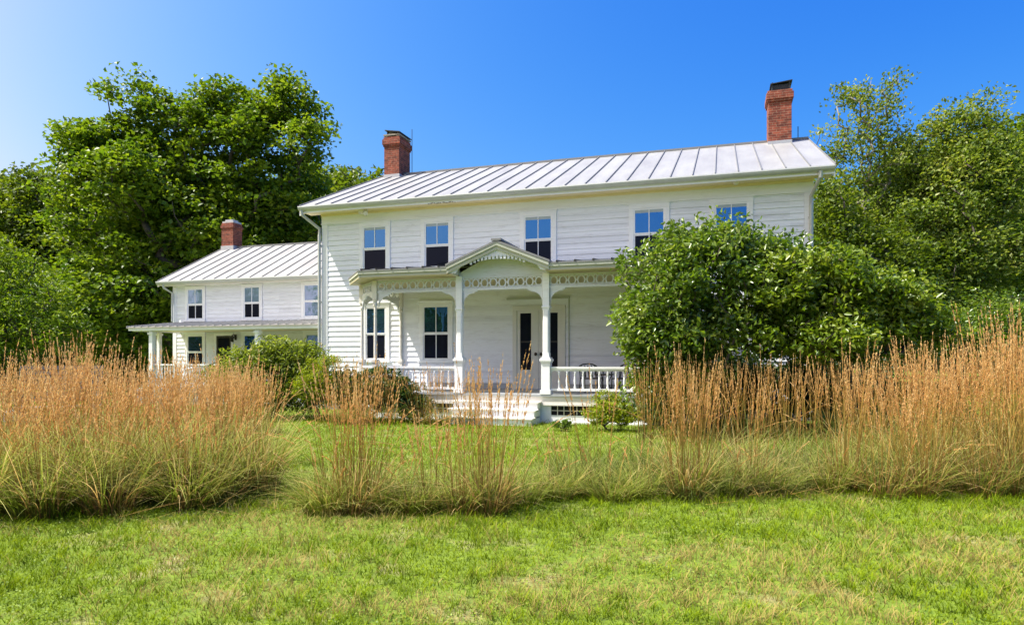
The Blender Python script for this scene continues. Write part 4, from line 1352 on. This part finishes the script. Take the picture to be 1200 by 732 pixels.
def field(name, n, y0, y1, hmin, hmax, wmin, wmax, mat, seed, dens_pow=1.0, mask=None, segs=2, droop=(0.1, 0.7)):
    rng = np.random.default_rng(seed)
    # area density falls with distance squared: uniform in log(y)
    Yv = y0 * (y1 / y0) ** rng.random(n)
    Xv = rng.uniform(-1.0, 1.0, n) * (0.8 * Yv + 3.2)
    if mask is not None:
        k = mask(Xv, Yv, rng); Xv, Yv = Xv[k], Yv[k]
    n = len(Xv)
    big = vnoise(Xv, Yv, 0.55, 1) * 0.5 + vnoise(Xv, Yv, 1.5, 2) * 0.5
    mid = vnoise(Xv, Yv, 4.5, 3); fine = vnoise(Xv, Yv, 13.0, 4)
    dry = np.clip((big * 0.45 + mid * 0.35 + vnoise(Xv, Yv, 9.0, 5) * 0.2 - 0.515) / 0.12, 0, 1)
    extra = np.zeros(n)
    if name == 'lawn_grass':
        for (bx, by, br) in BARE:
            dd = np.hypot((Xv - bx) / 1.8, Yv - by) / (br * 2.8)
            bare = np.clip(1.5 - dd * 1.4 + 2.0 * (vnoise(Xv, Yv, 9, 6) - 0.5) + 1.2 * (vnoise(Xv, Yv, 24, 9) - 0.5), 0, 1)
            dry = np.maximum(dry, bare)
            extra = np.maximum(extra, bare)
    rnd = np.clip(0.35 * extra + rng.random(n) * 0.62 + 0.25 * (fine - 0.3) + 0.42 * dry, 0, 1)
    keep = rng.random(n) > 0.45 * dry * (name == 'lawn_grass')
    Xv, Yv, rnd, fine, mid = Xv[keep], Yv[keep], rnd[keep], fine[keep], mid[keep]
    n = len(Xv)
    size = (1 + (Yv - y0) * 0.09)
    L = rng.uniform(hmin, hmax, n) * (0.45 + 1.3 * fine * mid * 1.6) * np.minimum(size, 1.5)
    w = rng.uniform(wmin, wmax, n) * size
    base = np.stack([Xv, Yv, gh(Xv, Yv) - 0.004], 1)
    V, Q, R, T, _ = ribbons(base, rng.uniform(0, 2 * pi, n), L, rng.uniform(0.1, 0.75, n), rng.uniform(*droop, n), w, segs, rng, rnd=rnd)
    o = link(name, np_mesh(name, V, None, Q, {'rnd': R, 't': T}), M[mat])
    return prop(o, kind='stuff')
BARE = [((px - 600) / F_PX * (1185 / (py - 421)), 1185 / (py - 421), r) for px, py, r in
        ((272, 688, 0.12), (345, 662, 0.12), (482, 714, 0.14), (820, 692, 0.20), (700, 690, 0.18), (655, 700, 0.14), (968, 716, 0.14), (350, 612, 0.30), (1170, 655, 0.2), (780, 650, 0.2), (860, 660, 0.22), (180, 650, 0.1), (620, 690, 0.13))]
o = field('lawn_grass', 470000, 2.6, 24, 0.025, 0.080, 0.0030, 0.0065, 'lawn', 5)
prop(o, 'short green mown lawn with straw coloured dry patches', 'grass')
def wmask(X, Y, rng):
    px = X / Y * F_PX + 600
    edge = 6.75 + 0.22 * np.sin(X * 2.1) + 0.15 * np.sin(X * 5.3 + 1) + np.where(px > 620, 0.25 + 0.0009 * (px - 620), 0)
    far = np.where(px > 640, 9.5 + 0.005 * (px - 640), 8.0)
    dens = np.where((px > 312) & (px < 366), 0.0, 1.0) * np.where(px < 330, 0.6, 1.0)
    fall = np.clip((Y - edge) / 0.35, 0, 1) * np.clip((far - Y) / 1.8, 0, 1)
    return rng.random(len(X)) < dens * fall
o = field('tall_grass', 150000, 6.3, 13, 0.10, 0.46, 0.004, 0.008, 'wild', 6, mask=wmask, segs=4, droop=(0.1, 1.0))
prop(o, 'unmown green and straw grass growing among the reed grass clumps', 'grass')

# ------------------------------------------------------------------ leafy plants
def leaves(C, size, rng, up=0.6, asp=0.6, fold=0.15, droop=0.0, axis_out=None):
    n = len(C)
    nr = rng.normal(0, 1, (n, 3)) * (1 - up) + np.array([0, 0, up])
    nr /= np.linalg.norm(nr, axis=1, keepdims=True)
    ax = rng.normal(0, 1, (n, 3))
    if axis_out is not None: ax = ax * 0.6 + axis_out
    ax[:, 2] -= droop
    ax -= nr * np.sum(ax * nr, 1, keepdims=True)
    ax /= np.linalg.norm(ax, axis=1, keepdims=True)
    sd = np.cross(nr, ax)
    L = (size * rng.uniform(0.65, 1.25, n))[:, None]
    b = C - ax * L / 2; t = C + ax * L / 2 - nr * L * 0.12
    l = C - ax * L * 0.06 + sd * L * asp / 2 + nr * L * fold; r = C - ax * L * 0.06 - sd * L * asp / 2 + nr * L * fold
    V = np.stack([b, r, t, l], 1).reshape(-1, 3)
    k = (np.arange(n) * 4)[:, None]
    T = np.concatenate([k + np.array([[0, 1, 2]]), k + np.array([[0, 2, 3]])])
    return V, T

rng = np.random.default_rng(88)
nc = 42000
Yc = 3.3 * (9.0 / 3.3) ** rng.random(nc); Xc = rng.uniform(-0.82, 0.82, nc) * Yc
dn = vnoise(Xc, Yc, 2.2, 7) * 0.6 + vnoise(Xc, Yc, 7.0, 8) * 0.4
k = rng.random(nc) < np.clip((dn - 0.5) / 0.12, 0, 1)
Xc, Yc = Xc[k], Yc[k]
V, T = leaves(np.stack([Xc, Yc, rng.uniform(0.015, 0.05, len(Xc))], 1), 0.014 * (1 + (Yc - 3.3) * 0.08), rng, up=0.75, asp=0.95, fold=0.08)
o = link('clover', np_mesh('clover', V, T, None, {'rnd': np.repeat(rng.random(len(Xc)), 4)}), M['clover'])
prop(o, 'low round leaved clover patches growing in the mown lawn', 'clover', kind='stuff')
nf = 220
pxf = rng.uniform(-20, 1230, nf)
Yf = 6.6 + 0.25 * rng.normal(0, 1, nf) + np.where(pxf > 620, 0.7, 0)
base = np.stack([(pxf - 600) / F_PX * Yf, Yf, rng.uniform(0.03, 0.12, nf)], 1)
V, Q, Rn, Tn, _ = ribbons(base, rng.uniform(0, 2 * pi, nf), rng.uniform(0.02, 0.25, nf), rng.uniform(2, 5, nf), rng.uniform(0, 0.3, nf), np.full(nf, 0.006), 5, rng)
V[:, 2] = np.maximum(V[:, 2], 0.012)
o = link('fallen_stalks', np_mesh('fallen_stalks', V, None, Q, {'rnd': Rn, 't': Tn * 0.5 + 0.5}), M['stem'])
prop(o, 'dry fallen stalks lying along the foot of the reed grass', 'dry stalks', kind='stuff')

def sample_lobes(lobes, n, rng, shell=0.45):
    w = np.array([l[3] * l[4] * l[5] for l in lobes]) ** 0.62
    idx = rng.choice(len(lobes), n, p=w / w.sum())
    Lb = np.array(lobes)[idx]
    d = rng.normal(0, 1, (n, 3)); d /= np.linalg.norm(d, axis=1, keepdims=True)
    r = (shell + (1 - shell) * rng.random(n) ** 0.6)[:, None]
    return Lb[:, :3] + d * Lb[:, 3:6] * r, d

def tree_meshes(lobes, n_cl, per, size, cr, seed, trunk_r=0.25, up=0.55, flat=0.55, asp=0.6, shell=0.4, leader=None, droop=0.0, limb_r=None, edge_min=0.0, knobs=0):
    rng = np.random.default_rng(seed)
    lobes = list(lobes)
    nk = knobs
    for i in range(nk):
        l = lobes[int(rng.integers(0, len(lobes) - i if len(lobes) > i else 1))]
        d = rng.normal(0, 1, 3); d[2] = abs(d[2]) * 1.0 - 0.25; d /= np.linalg.norm(d)
        q = rng.uniform(0.18, 0.34)
        lobes.append((l[0] + d[0] * l[3] * 1.08, l[1] + d[1] * l[4] * 1.08, l[2] + d[2] * l[5] * 1.08, l[3] * q, l[4] * q, l[5] * q * 1.2))
    C, D = sample_lobes(lobes, n_cl, rng, shell)
    C = C[C[:, 2] > min(0.25, 0.12 * max(l[2] for l in lobes))]
    # branching: each clump joins the nearest node nearer to the trunk
    top = max(l[2] for l in lobes)
    cx = np.mean([l[0] for l in lobes]); cy = np.mean([l[1] for l in lobes])
    nodes = [np.array([0, 0, 0.0])]; par = [-1]
    K = 7
    for k in range(1, K + 1):
        t = k / K
        nodes.append(np.array([cx * t ** 2 * 0.8 + rng.normal(0, 0.06), cy * t ** 2 * 0.8 + rng.normal(0, 0.06), top * t])); par.append(k - 1)
    core = len(nodes)
    order = np.argsort(np.linalg.norm(C - np.array([cx * .4, cy * .4, top * 0.35]), axis=1))
    P = np.zeros((core + len(C), 3)); P[:core] = nodes; cnt = core
    for i in order:
        c = C[i]
        dd = P[:cnt] - c
        d = np.linalg.norm(dd, axis=1) + 0.9 * np.clip(dd[:, 2] + 0.25 * np.linalg.norm(dd[:, :2], axis=1), 0, None) * 1.2
        d[0] += 1.5
        j = int(np.argmin(d))
        P[cnt] = c; par.append(j); cnt += 1
    load = np.zeros(cnt); load[core:] = 1
    for i in range(cnt - 1, 0, -1):
        load[par[i]] += load[i]
    rad = np.maximum(trunk_r * (load / load[0]) ** 0.45, 0.012)
    mb = MB()
    for i in range(1, cnt):
        p = par[i]
        r1 = rad[i]; r0 = min(rad[p], r1 * 1.6) if i >= core else rad[p]
        a, b = P[p], P[i]
        L = np.linalg.norm(b - a)
        if r1 < edge_min: continue
        mid = (a + b) / 2 + rng.normal(0, 0.05, 3) * L - np.array([0, 0, 0.05 * L])
        mb.tube([tuple(a), tuple(mid), tuple(b)], [r0, (r0 + r1) / 2, r1 * 0.85], 6 if r1 < 0.06 else 9)
    ncl = len(C)
    k = rng.poisson(per, ncl).clip(3)
    idx = np.repeat(np.arange(ncl), k)
    scl = np.repeat(rng.uniform(0.6, 1.35, ncl), k)
    off = rng.normal(0, 1, (len(idx), 3)); off /= np.maximum(1, np.linalg.norm(off, axis=1, keepdims=True) / 1.7)
    off *= np.array([1, 1, flat]) * cr * 0.6
    pos = C[idx] + off * scl[:, None]
    # leaves hang in short sprays: quantise some of them to sprays
    outd = pos - np.array([cx, cy, top * 0.4]); outd /= np.maximum(1e-3, np.linalg.norm(outd, axis=1, keepdims=True))
    V, T = leaves(pos, np.full(len(pos), size), rng, up=up, asp=asp, droop=droop, axis_out=outd * 0.8)
    clr = np.repeat(rng.random(ncl), k) * 0.45 + rng.random(len(pos)) * 0.55
    me = np_mesh('crown', V, T, None, {'rnd': np.repeat(clr, 4)})
    tm = bpy.data.meshes.new('trunk'); tm.from_pydata(mb.v, [], mb.f); tm.update()
    tm.polygons.foreach_set('use_smooth', [True] * len(tm.polygons))
    return me, tm

def place_tree(name, ms, mats, loc, rz, sc, label, cat='tree', group=None, crown='crown', trunk='trunk'):
    t = empty(name, loc, rz, label=label, cat=cat, group=group)
    t.scale = (sc, sc, sc) if not isinstance(sc, tuple) else sc
    for nm, me, mt in ((crown, ms[0], mats[0]), (trunk, ms[1], mats[1])):
        if not me.materials: me.materials.append(M[mt])
        o = bpy.data.objects.new(nm, me); COL.objects.link(o); o.parent = t
    return t

def lobe(px, py, Y, rx, ry, rz, org, Yb=None):
    """an ellipsoid seen at pixel (px, py) at depth Y, relative to the tree's foot org"""
    x, z = (px - 600) / F_PX * Y, EYE + (HOR - py) * Y / F_PX
    return (x - org[0], Y - org[1], z - org[2], rx, ry, rz)

# big maple behind the wing
o = at(232, 35.0); mp = (o[0], o[1], float(gh(o[0], o[1])))
L = lambda px, py, Y, r, s=1.0, q=0.8: lobe(px, py, Y, r * s, r, r * q, mp)
ml = [L(235, 245, 35, 4.6), L(180, 225, 34.5, 3.2), L(130, 245, 34, 3.0), L(150, 190, 34.2, 2.4), L(290, 220, 35, 3.6), L(330, 180, 35, 2.5), L(345, 235, 35, 2.2), L(322, 118, 35, 1.9), L(292, 135, 35, 1.8), L(352, 138, 35, 1.6), L(215, 165, 34.5, 2.6),
      L(262, 155, 35, 2.4), L(170, 128, 34.5, 1.4), L(185, 150, 34.5, 1.6), L(242, 122, 35, 1.2), L(128, 180, 34, 2.2), L(108, 168, 34, 1.1), L(100, 330, 33, 2.8, 1.2), L(150, 350, 33, 3.0), L(210, 330, 34, 4.0), L(80, 375, 32.5, 2.0),
      L(290, 300, 36, 4.5), L(340, 300, 37, 3.2), L(120, 400, 33, 2.2), L(180, 405, 33.5, 2.4)]
place_tree('maple_tree', tree_meshes(ml, 1250, 76, 0.235, 0.85, 101, 0.42, shell=0.42, flat=0.42, asp=0.8, up=0.62, edge_min=0.022, knobs=40), ('leaf_maple', 'bark'), mp, 0, 1.0,
           'tall broad maple towering behind the low wing of the farmhouse')

# hillside wood
hillv = []
for s in range(3):
    rg = np.random.default_rng(300 + s)
    lb = [(0, 0, 6.2, 3.6, 3.6, 3.2)] + [(float(3.0 * cos(a)), float(3.0 * sin(a)), float(rg.uniform(3.0, 7.5)), 2.2, 2.2, 1.9) for a in rg.uniform(0, 2 * pi, 6)] + [(0.5, 0, 9.0, 1.8, 1.8, 1.6), (-1, 0.5, 8.4, 1.6, 1.6, 1.4)]
    hillv.append(tree_meshes(lb, 240, 34, 0.42, 0.95, 310 + s, 0.25, shell=0.5, edge_min=0.06))
hr = random.Random(5)
hp = []
for row, (Yr, p0, p1, st) in enumerate(((48, -120, 150, 44), (56, -110, 200, 52), (66, -120, 560, 34), (76, -100, 640, 46), (48, 1020, 1330, 46), (60, 960, 1330, 48))):
    p = p0
    while p < p1:
        hp.append((p + hr.uniform(-8, 8), Yr + hr.uniform(-3, 3), hr.uniform(0.85, 1.2))); p += st
for k, (px, Y, s) in enumerate(hp):
    x, y, _ = at(px, Y)
    z = float(gh(x, y)) - 0.3
    leftpart = px < 700
    # keep crowns under the tree line seen in the photograph
    want = 205 if px < 160 else (212 if px < 350 else (190 if px < 440 else 210))
    if leftpart:
        ztop = EYE + (HOR - want - hr.uniform(0, 14)) * y / F_PX
        sc = max(0.55, min(1.5, (ztop - z) / 10.4))
    else:
        sc = s * 1.1
    place_tree('hillside_tree', hillv[k % 3], ('leaf_hill', 'bark'), (x, y, z), hr.uniform(0, 6.28), (sc * 1.1, sc * 1.1, sc),
               'rounded broadleaf tree in the wood on the hillside behind the farmhouse', group='trees of the hillside wood')

for k, (x, y, sc) in enumerate(((-30, -14, 1.0), (-37, -6, 1.15), (-42, -22, 1.2), (-22, -24, 0.9), (-50, 0, 1.2), (-33, -34, 1.1), (-14, -36, 1.0))):
    place_tree('hillside_tree', hillv[k % 3], ('leaf_hill', 'bark'), (x, y, -0.3), k * 1.3, sc, 'broadleaf tree across the lawn, mirrored in the window glass', group='trees mirrored in the windows')

# left foreground trees: dark drooping tree and lighter one
o = at(8, 27.0); ob = (o[0], o[1], 0)
L = lambda px, py, Y, r, s=1.0, q=0.8: lobe(px, py, Y, r * s, r, r * q, ob)
place_tree('sumac_tree', tree_meshes([L(5, 330, 27, 1.7), L(-30, 320, 27, 2.2), L(35, 345, 26.5, 1.5), L(15, 385, 26, 1.9), L(60, 385, 26, 1.2), L(-40, 390, 26, 2.2), L(50, 405, 26, 1.1)], 300, 50, 0.20, 0.6, 111, 0.18, up=0.5, asp=0.32, droop=0.7, edge_min=0.02),
           ('leaf_maple', 'bark'), ob, 0, 1, 'low sumac like tree with drooping dark fronds at the far left edge')
o = at(35, 40.0); ob = (o[0], o[1], 0)
L = lambda px, py, Y, r, s=1.0, q=0.8: lobe(px, py, Y, r * s, r, r * q, ob)
place_tree('broadleaf_tree', tree_meshes([L(20, 260, 40, 3.0), L(60, 240, 40, 2.4), L(90, 265, 40, 2.4), L(45, 215, 40, 1.5), L(80, 215, 40, 1.3), L(40, 310, 39, 3.4), L(-10, 250, 40, 3.0), L(-20, 310, 40, 3.0), L(90, 320, 39, 2.8), L(60, 370, 38, 3)], 520, 44, 0.27, 0.8, 112, 0.3, edge_min=0.03),
           ('leaf_hill', 'bark'), ob, 0, 1, 'yellow green broadleaf tree between the maple and the left edge of the view')

# right-hand trees
def rtree(name, pxb, Yb, lobes, n, per, size, cr, seed, mat, bark, label, **kw):
    o = at(pxb, Yb); ob = (o[0], o[1], float(gh(o[0], o[1])))
    lb = [lobe(a, b, c, r * sx, r, r * q, ob) for (a, b, c, r, sx, q) in lobes]
    place_tree(name, tree_meshes(lb, n, per, size, cr, seed, **kw), (mat, bark), ob, 0, 1, label)
rtree('broadleaf_tree', 1090, 36, [(1060, 230, 36, 2.6, 1, 1.1), (1100, 205, 36, 2.4, 1, 1), (1140, 210, 36, 2.6, 1, 1), (1085, 280, 36, 3.2, 1.2, 1), (1150, 290, 36, 3.2, 1.1, 1), (1100, 340, 35, 3.2, 1.4, 0.9), (1020, 300, 35, 2.6, 1.1, 1), (1190, 185, 36, 2.2, 1, 1)],
      560, 56, 0.24, 0.85, 126, 'leaf_maple', 'bark', 'deep green tree standing behind the pointed tree and the sparse one', trunk_r=0.3, shell=0.4, asp=0.7, edge_min=0.03)
rtree('birch_tree', 1012, 27, [(1010, 240, 27, 2.0, 1, 1), (985, 215, 27, 1.1, 1, 1), (1040, 200, 27, 1.3, 1, 1), (1010, 150, 27, 1.5, 1.1, 1), (975, 165, 27, 0.8, 1, 1), (1045, 120, 27, 0.9, 0.8, 1.3), (1000, 112, 27, 0.8, 1.2, 0.8), (1055, 95, 27, 0.45, 0.6, 1.2), (1060, 160, 27, 0.7, 1, 1), (1020, 290, 27, 2.4, 1, 1)],
      340, 34, 0.15, 0.55, 121, 'leaf_birch', 'bark_pale', 'tall sparse pale leaved tree rising just right of the farmhouse roof', trunk_r=0.16, shell=0.2, up=0.45, asp=0.6, edge_min=0.0)
rtree('broadleaf_tree', 1120, 28, [(1120, 230, 28, 2.4, 1, 1.1), (1090, 190, 28, 1.5, 1, 1), (1140, 165, 28, 1.3, 1, 1), (1155, 125, 28, 0.5, 0.7, 1.3), (1110, 145, 28, 0.7, 0.6, 1.2), (1160, 200, 28, 1.6, 1, 1), (1080, 270, 27, 2.2, 1, 1), (1130, 310, 27, 2.6, 1.2, 1), (1060, 330, 26.5, 2.2, 1.2, 1), (1170, 280, 27.5, 2, 1, 1), (1060, 220, 28, 1.2, 1, 1), (1105, 365, 26, 2.0, 1.3, 0.8)],
      900, 62, 0.17, 0.75, 122, 'leaf_birch', 'bark', 'broad yellow flecked green tree with pointed leader right of the tall sparse tree', trunk_r=0.28, shell=0.35, edge_min=0.02)
rtree('broadleaf_tree', 1215, 33, [(1205, 200, 33, 1.9, 1, 1), (1200, 240, 33, 2.2, 1, 1), (1230, 220, 33, 3.2, 1, 1), (1195, 290, 32, 2.6, 1, 1), (1215, 340, 31, 3, 1, 1), (1255, 170, 33, 2.4, 1, 1), (1180, 340, 31, 2.4, 1, 1)],
      560, 62, 0.25, 0.85, 123, 'leaf_maple', 'bark', 'bright green maple like tree cut by the right edge of the picture', trunk_r=0.3, shell=0.4, asp=0.8, edge_min=0.03)
rtree('broadleaf_tree', 985, 25, [(975, 290, 25, 1.7, 1, 1.1), (965, 250, 25, 1.2, 0.8, 1.1), (1000, 330, 24.5, 2.0, 1.2, 1), (1040, 300, 25, 1.6, 1, 1), (960, 350, 24.5, 1.8, 1, 1), (1050, 370, 24, 1.8, 1.3, 0.9), (990, 390, 24, 1.6, 1.4, 0.8)],
      560, 52, 0.16, 0.65, 124, 'leaf_hill', 'bark', 'dense dark tree filling the gap right of the house corner', trunk_r=0.22, shell=0.35, edge_min=0.02)
rtree('understory_shrub', 1130, 22, [(1090, 395, 22, 1.2, 1.4, 0.8), (1130, 390, 22, 1.4, 1.2, 0.9), (1175, 395, 22, 1.3, 1.4, 0.8), (1210, 385, 22, 1.4, 1.2, 1), (1050, 405, 21.5, 1.0, 1.4, 0.8)],
      260, 46, 0.13, 0.5, 125, 'leaf_bush', 'bark', 'dark shrubs rising behind the tan grass below the right hand trees', trunk_r=0.08)

# the big leafy bush and its lower neighbour, in front of the porch end
rtree('flowering_bush', 830, 13.7, [(825, 335, 13.6, 1.15, 1.05, 0.95), (780, 340, 13.4, 0.85, 1, 1), (800, 300, 13.6, 0.6, 1.1, 0.75), (850, 295, 13.7, 0.65, 1.2, 0.75), (895, 305, 13.8, 0.55, 1.2, 0.75), (880, 345, 13.6, 0.95, 1, 0.95), (755, 375, 13.3, 0.55, 0.9, 1.0), (780, 405, 13.2, 0.6, 1.1, 0.7), (840, 390, 13.3, 0.8, 1.3, 0.6), (745, 405, 13.3, 0.35, 0.8, 0.9), (910, 385, 13.5, 0.75, 1.2, 0.7), (925, 330, 13.8, 0.5, 0.9, 0.9), (752, 450, 13.3, 0.26, 0.6, 1.8)],
      560, 46, 0.135, 0.30, 131, 'leaf_bush', 'bark', 'big rounded bush with large glossy leaves hiding the porch end', trunk_r=0.09, shell=0.55, up=0.35, asp=0.5, flat=0.8, droop=0.6, cat='bush') if False else None
def bush(name, pxb, Yb, lobes, n, per, size, cr, seed, mat, bark, label, cat='bush', **kw):
    o = at(pxb, Yb); ob = (o[0], o[1], float(gh(o[0], o[1])))
    lb = [lobe(a, b, c, r * sx, r, r * q, ob) for (a, b, c, r, sx, q) in lobes]
    place_tree(name, tree_meshes(lb, n, per, size, cr, seed, **kw), (mat, bark), ob, 0, 1, label, cat=cat, crown='foliage', trunk='stem')
bush('leafy_bush', 830, 13.7, [(825, 335, 13.6, 1.15, 1.05, 0.95), (780, 340, 13.4, 0.85, 1, 1), (800, 300, 13.6, 0.6, 1.1, 0.75), (850, 295, 13.7, 0.65, 1.2, 0.75), (895, 305, 13.8, 0.55, 1.2, 0.75), (880, 345, 13.6, 0.95, 1, 0.95), (755, 375, 13.3, 0.55, 0.9, 1.0), (780, 405, 13.2, 0.6, 1.1, 0.7), (840, 390, 13.3, 0.8, 1.3, 0.6), (745, 405, 13.3, 0.35, 0.8, 0.9), (910, 385, 13.5, 0.75, 1.2, 0.7), (925, 330, 13.6, 0.6, 0.9, 0.9), (930, 360, 13.4, 0.7, 0.9, 1), (752, 450, 13.3, 0.26, 0.6, 1.8), (800, 440, 13.3, 0.5, 1.4, 0.7)],
     660, 54, 0.125, 0.32, 131, 'leaf_bush', 'bark', 'big rounded bush with large glossy leaves hiding the porch end', trunk_r=0.09, shell=0.45, up=0.35, asp=0.5, flat=0.8, droop=0.6, knobs=45)
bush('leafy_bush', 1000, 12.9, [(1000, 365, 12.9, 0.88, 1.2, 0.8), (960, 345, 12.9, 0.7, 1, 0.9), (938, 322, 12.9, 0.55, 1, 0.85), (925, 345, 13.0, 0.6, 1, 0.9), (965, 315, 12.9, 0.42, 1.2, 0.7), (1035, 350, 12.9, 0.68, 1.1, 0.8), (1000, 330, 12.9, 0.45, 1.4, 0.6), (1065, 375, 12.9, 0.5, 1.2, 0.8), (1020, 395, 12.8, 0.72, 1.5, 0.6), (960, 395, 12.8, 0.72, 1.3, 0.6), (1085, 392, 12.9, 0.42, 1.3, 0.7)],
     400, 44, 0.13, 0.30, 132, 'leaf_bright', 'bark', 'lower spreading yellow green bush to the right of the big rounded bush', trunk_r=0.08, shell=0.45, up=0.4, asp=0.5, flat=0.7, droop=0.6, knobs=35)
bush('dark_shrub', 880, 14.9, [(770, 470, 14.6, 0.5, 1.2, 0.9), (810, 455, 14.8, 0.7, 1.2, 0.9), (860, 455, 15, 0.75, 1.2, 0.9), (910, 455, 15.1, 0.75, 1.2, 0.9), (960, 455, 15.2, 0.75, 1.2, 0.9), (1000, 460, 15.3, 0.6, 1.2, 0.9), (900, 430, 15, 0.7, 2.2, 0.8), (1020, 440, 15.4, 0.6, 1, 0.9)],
     420, 44, 0.11, 0.26, 138, 'leaf_dark', 'bark', 'added dark shrubs at the house foot standing in for shade beneath the big rounded bush', trunk_r=0.03, up=0.35, asp=0.5)  # shrub row added to darken the shaded gap below the big bush
# small plants round the porch
bush('small_shrub', 713, 14.2, [(713, 483, 14.2, 0.36, 1.25, 0.85), (700, 487, 14.1, 0.25, 1.2, 0.9), (730, 488, 14.1, 0.25, 1.1, 0.9), (712, 468, 14.2, 0.2, 1.4, 0.8)], 110, 42, 0.06, 0.12, 133, 'leaf_lime', 'bark',
     'small bright green shrub against the porch skirt right of the steps', trunk_r=0.02, up=0.3, asp=0.4)
bush('weed_tuft', 660, 14.1, [(660, 496, 14.1, 0.14, 1.4, 0.5)], 24, 26, 0.05, 0.08, 134, 'leaf_bush', 'bark', 'tiny weed tuft at the foot of the steps beside the grille', trunk_r=0.01, up=0.3, cat='plant')
bush('wisteria_shrub', 320, 17.2, [(320, 435, 17.2, 0.9, 1.15, 0.8), (290, 430, 17.2, 0.6, 1.1, 0.8), (350, 425, 17.2, 0.6, 1, 0.8), (325, 410, 17.1, 0.42, 1.4, 0.6), (300, 455, 17, 0.8, 1.3, 0.7), (345, 465, 17, 0.7, 1.1, 0.8), (270, 440, 17.2, 0.45, 1.2, 0.7)],
     300, 46, 0.14, 0.32, 135, 'leaf_wist', 'bark', 'arching wisteria shrub with drooping narrow leaves before the wing porch', trunk_r=0.06, up=0.35, asp=0.25, droop=0.9, shell=0.55)
bush('lime_shrub', 375, 16.4, [(372, 440, 16.4, 0.42, 0.95, 1.1), (385, 430, 16.4, 0.32, 0.9, 1.1), (362, 452, 16.3, 0.36, 1, 1), (388, 455, 16.3, 0.34, 1, 1)], 150, 46, 0.06, 0.16, 136, 'leaf_lime', 'bark',
     'feathery lime green shrub beside the left corner of the main house', trunk_r=0.03, up=0.3, asp=0.3)
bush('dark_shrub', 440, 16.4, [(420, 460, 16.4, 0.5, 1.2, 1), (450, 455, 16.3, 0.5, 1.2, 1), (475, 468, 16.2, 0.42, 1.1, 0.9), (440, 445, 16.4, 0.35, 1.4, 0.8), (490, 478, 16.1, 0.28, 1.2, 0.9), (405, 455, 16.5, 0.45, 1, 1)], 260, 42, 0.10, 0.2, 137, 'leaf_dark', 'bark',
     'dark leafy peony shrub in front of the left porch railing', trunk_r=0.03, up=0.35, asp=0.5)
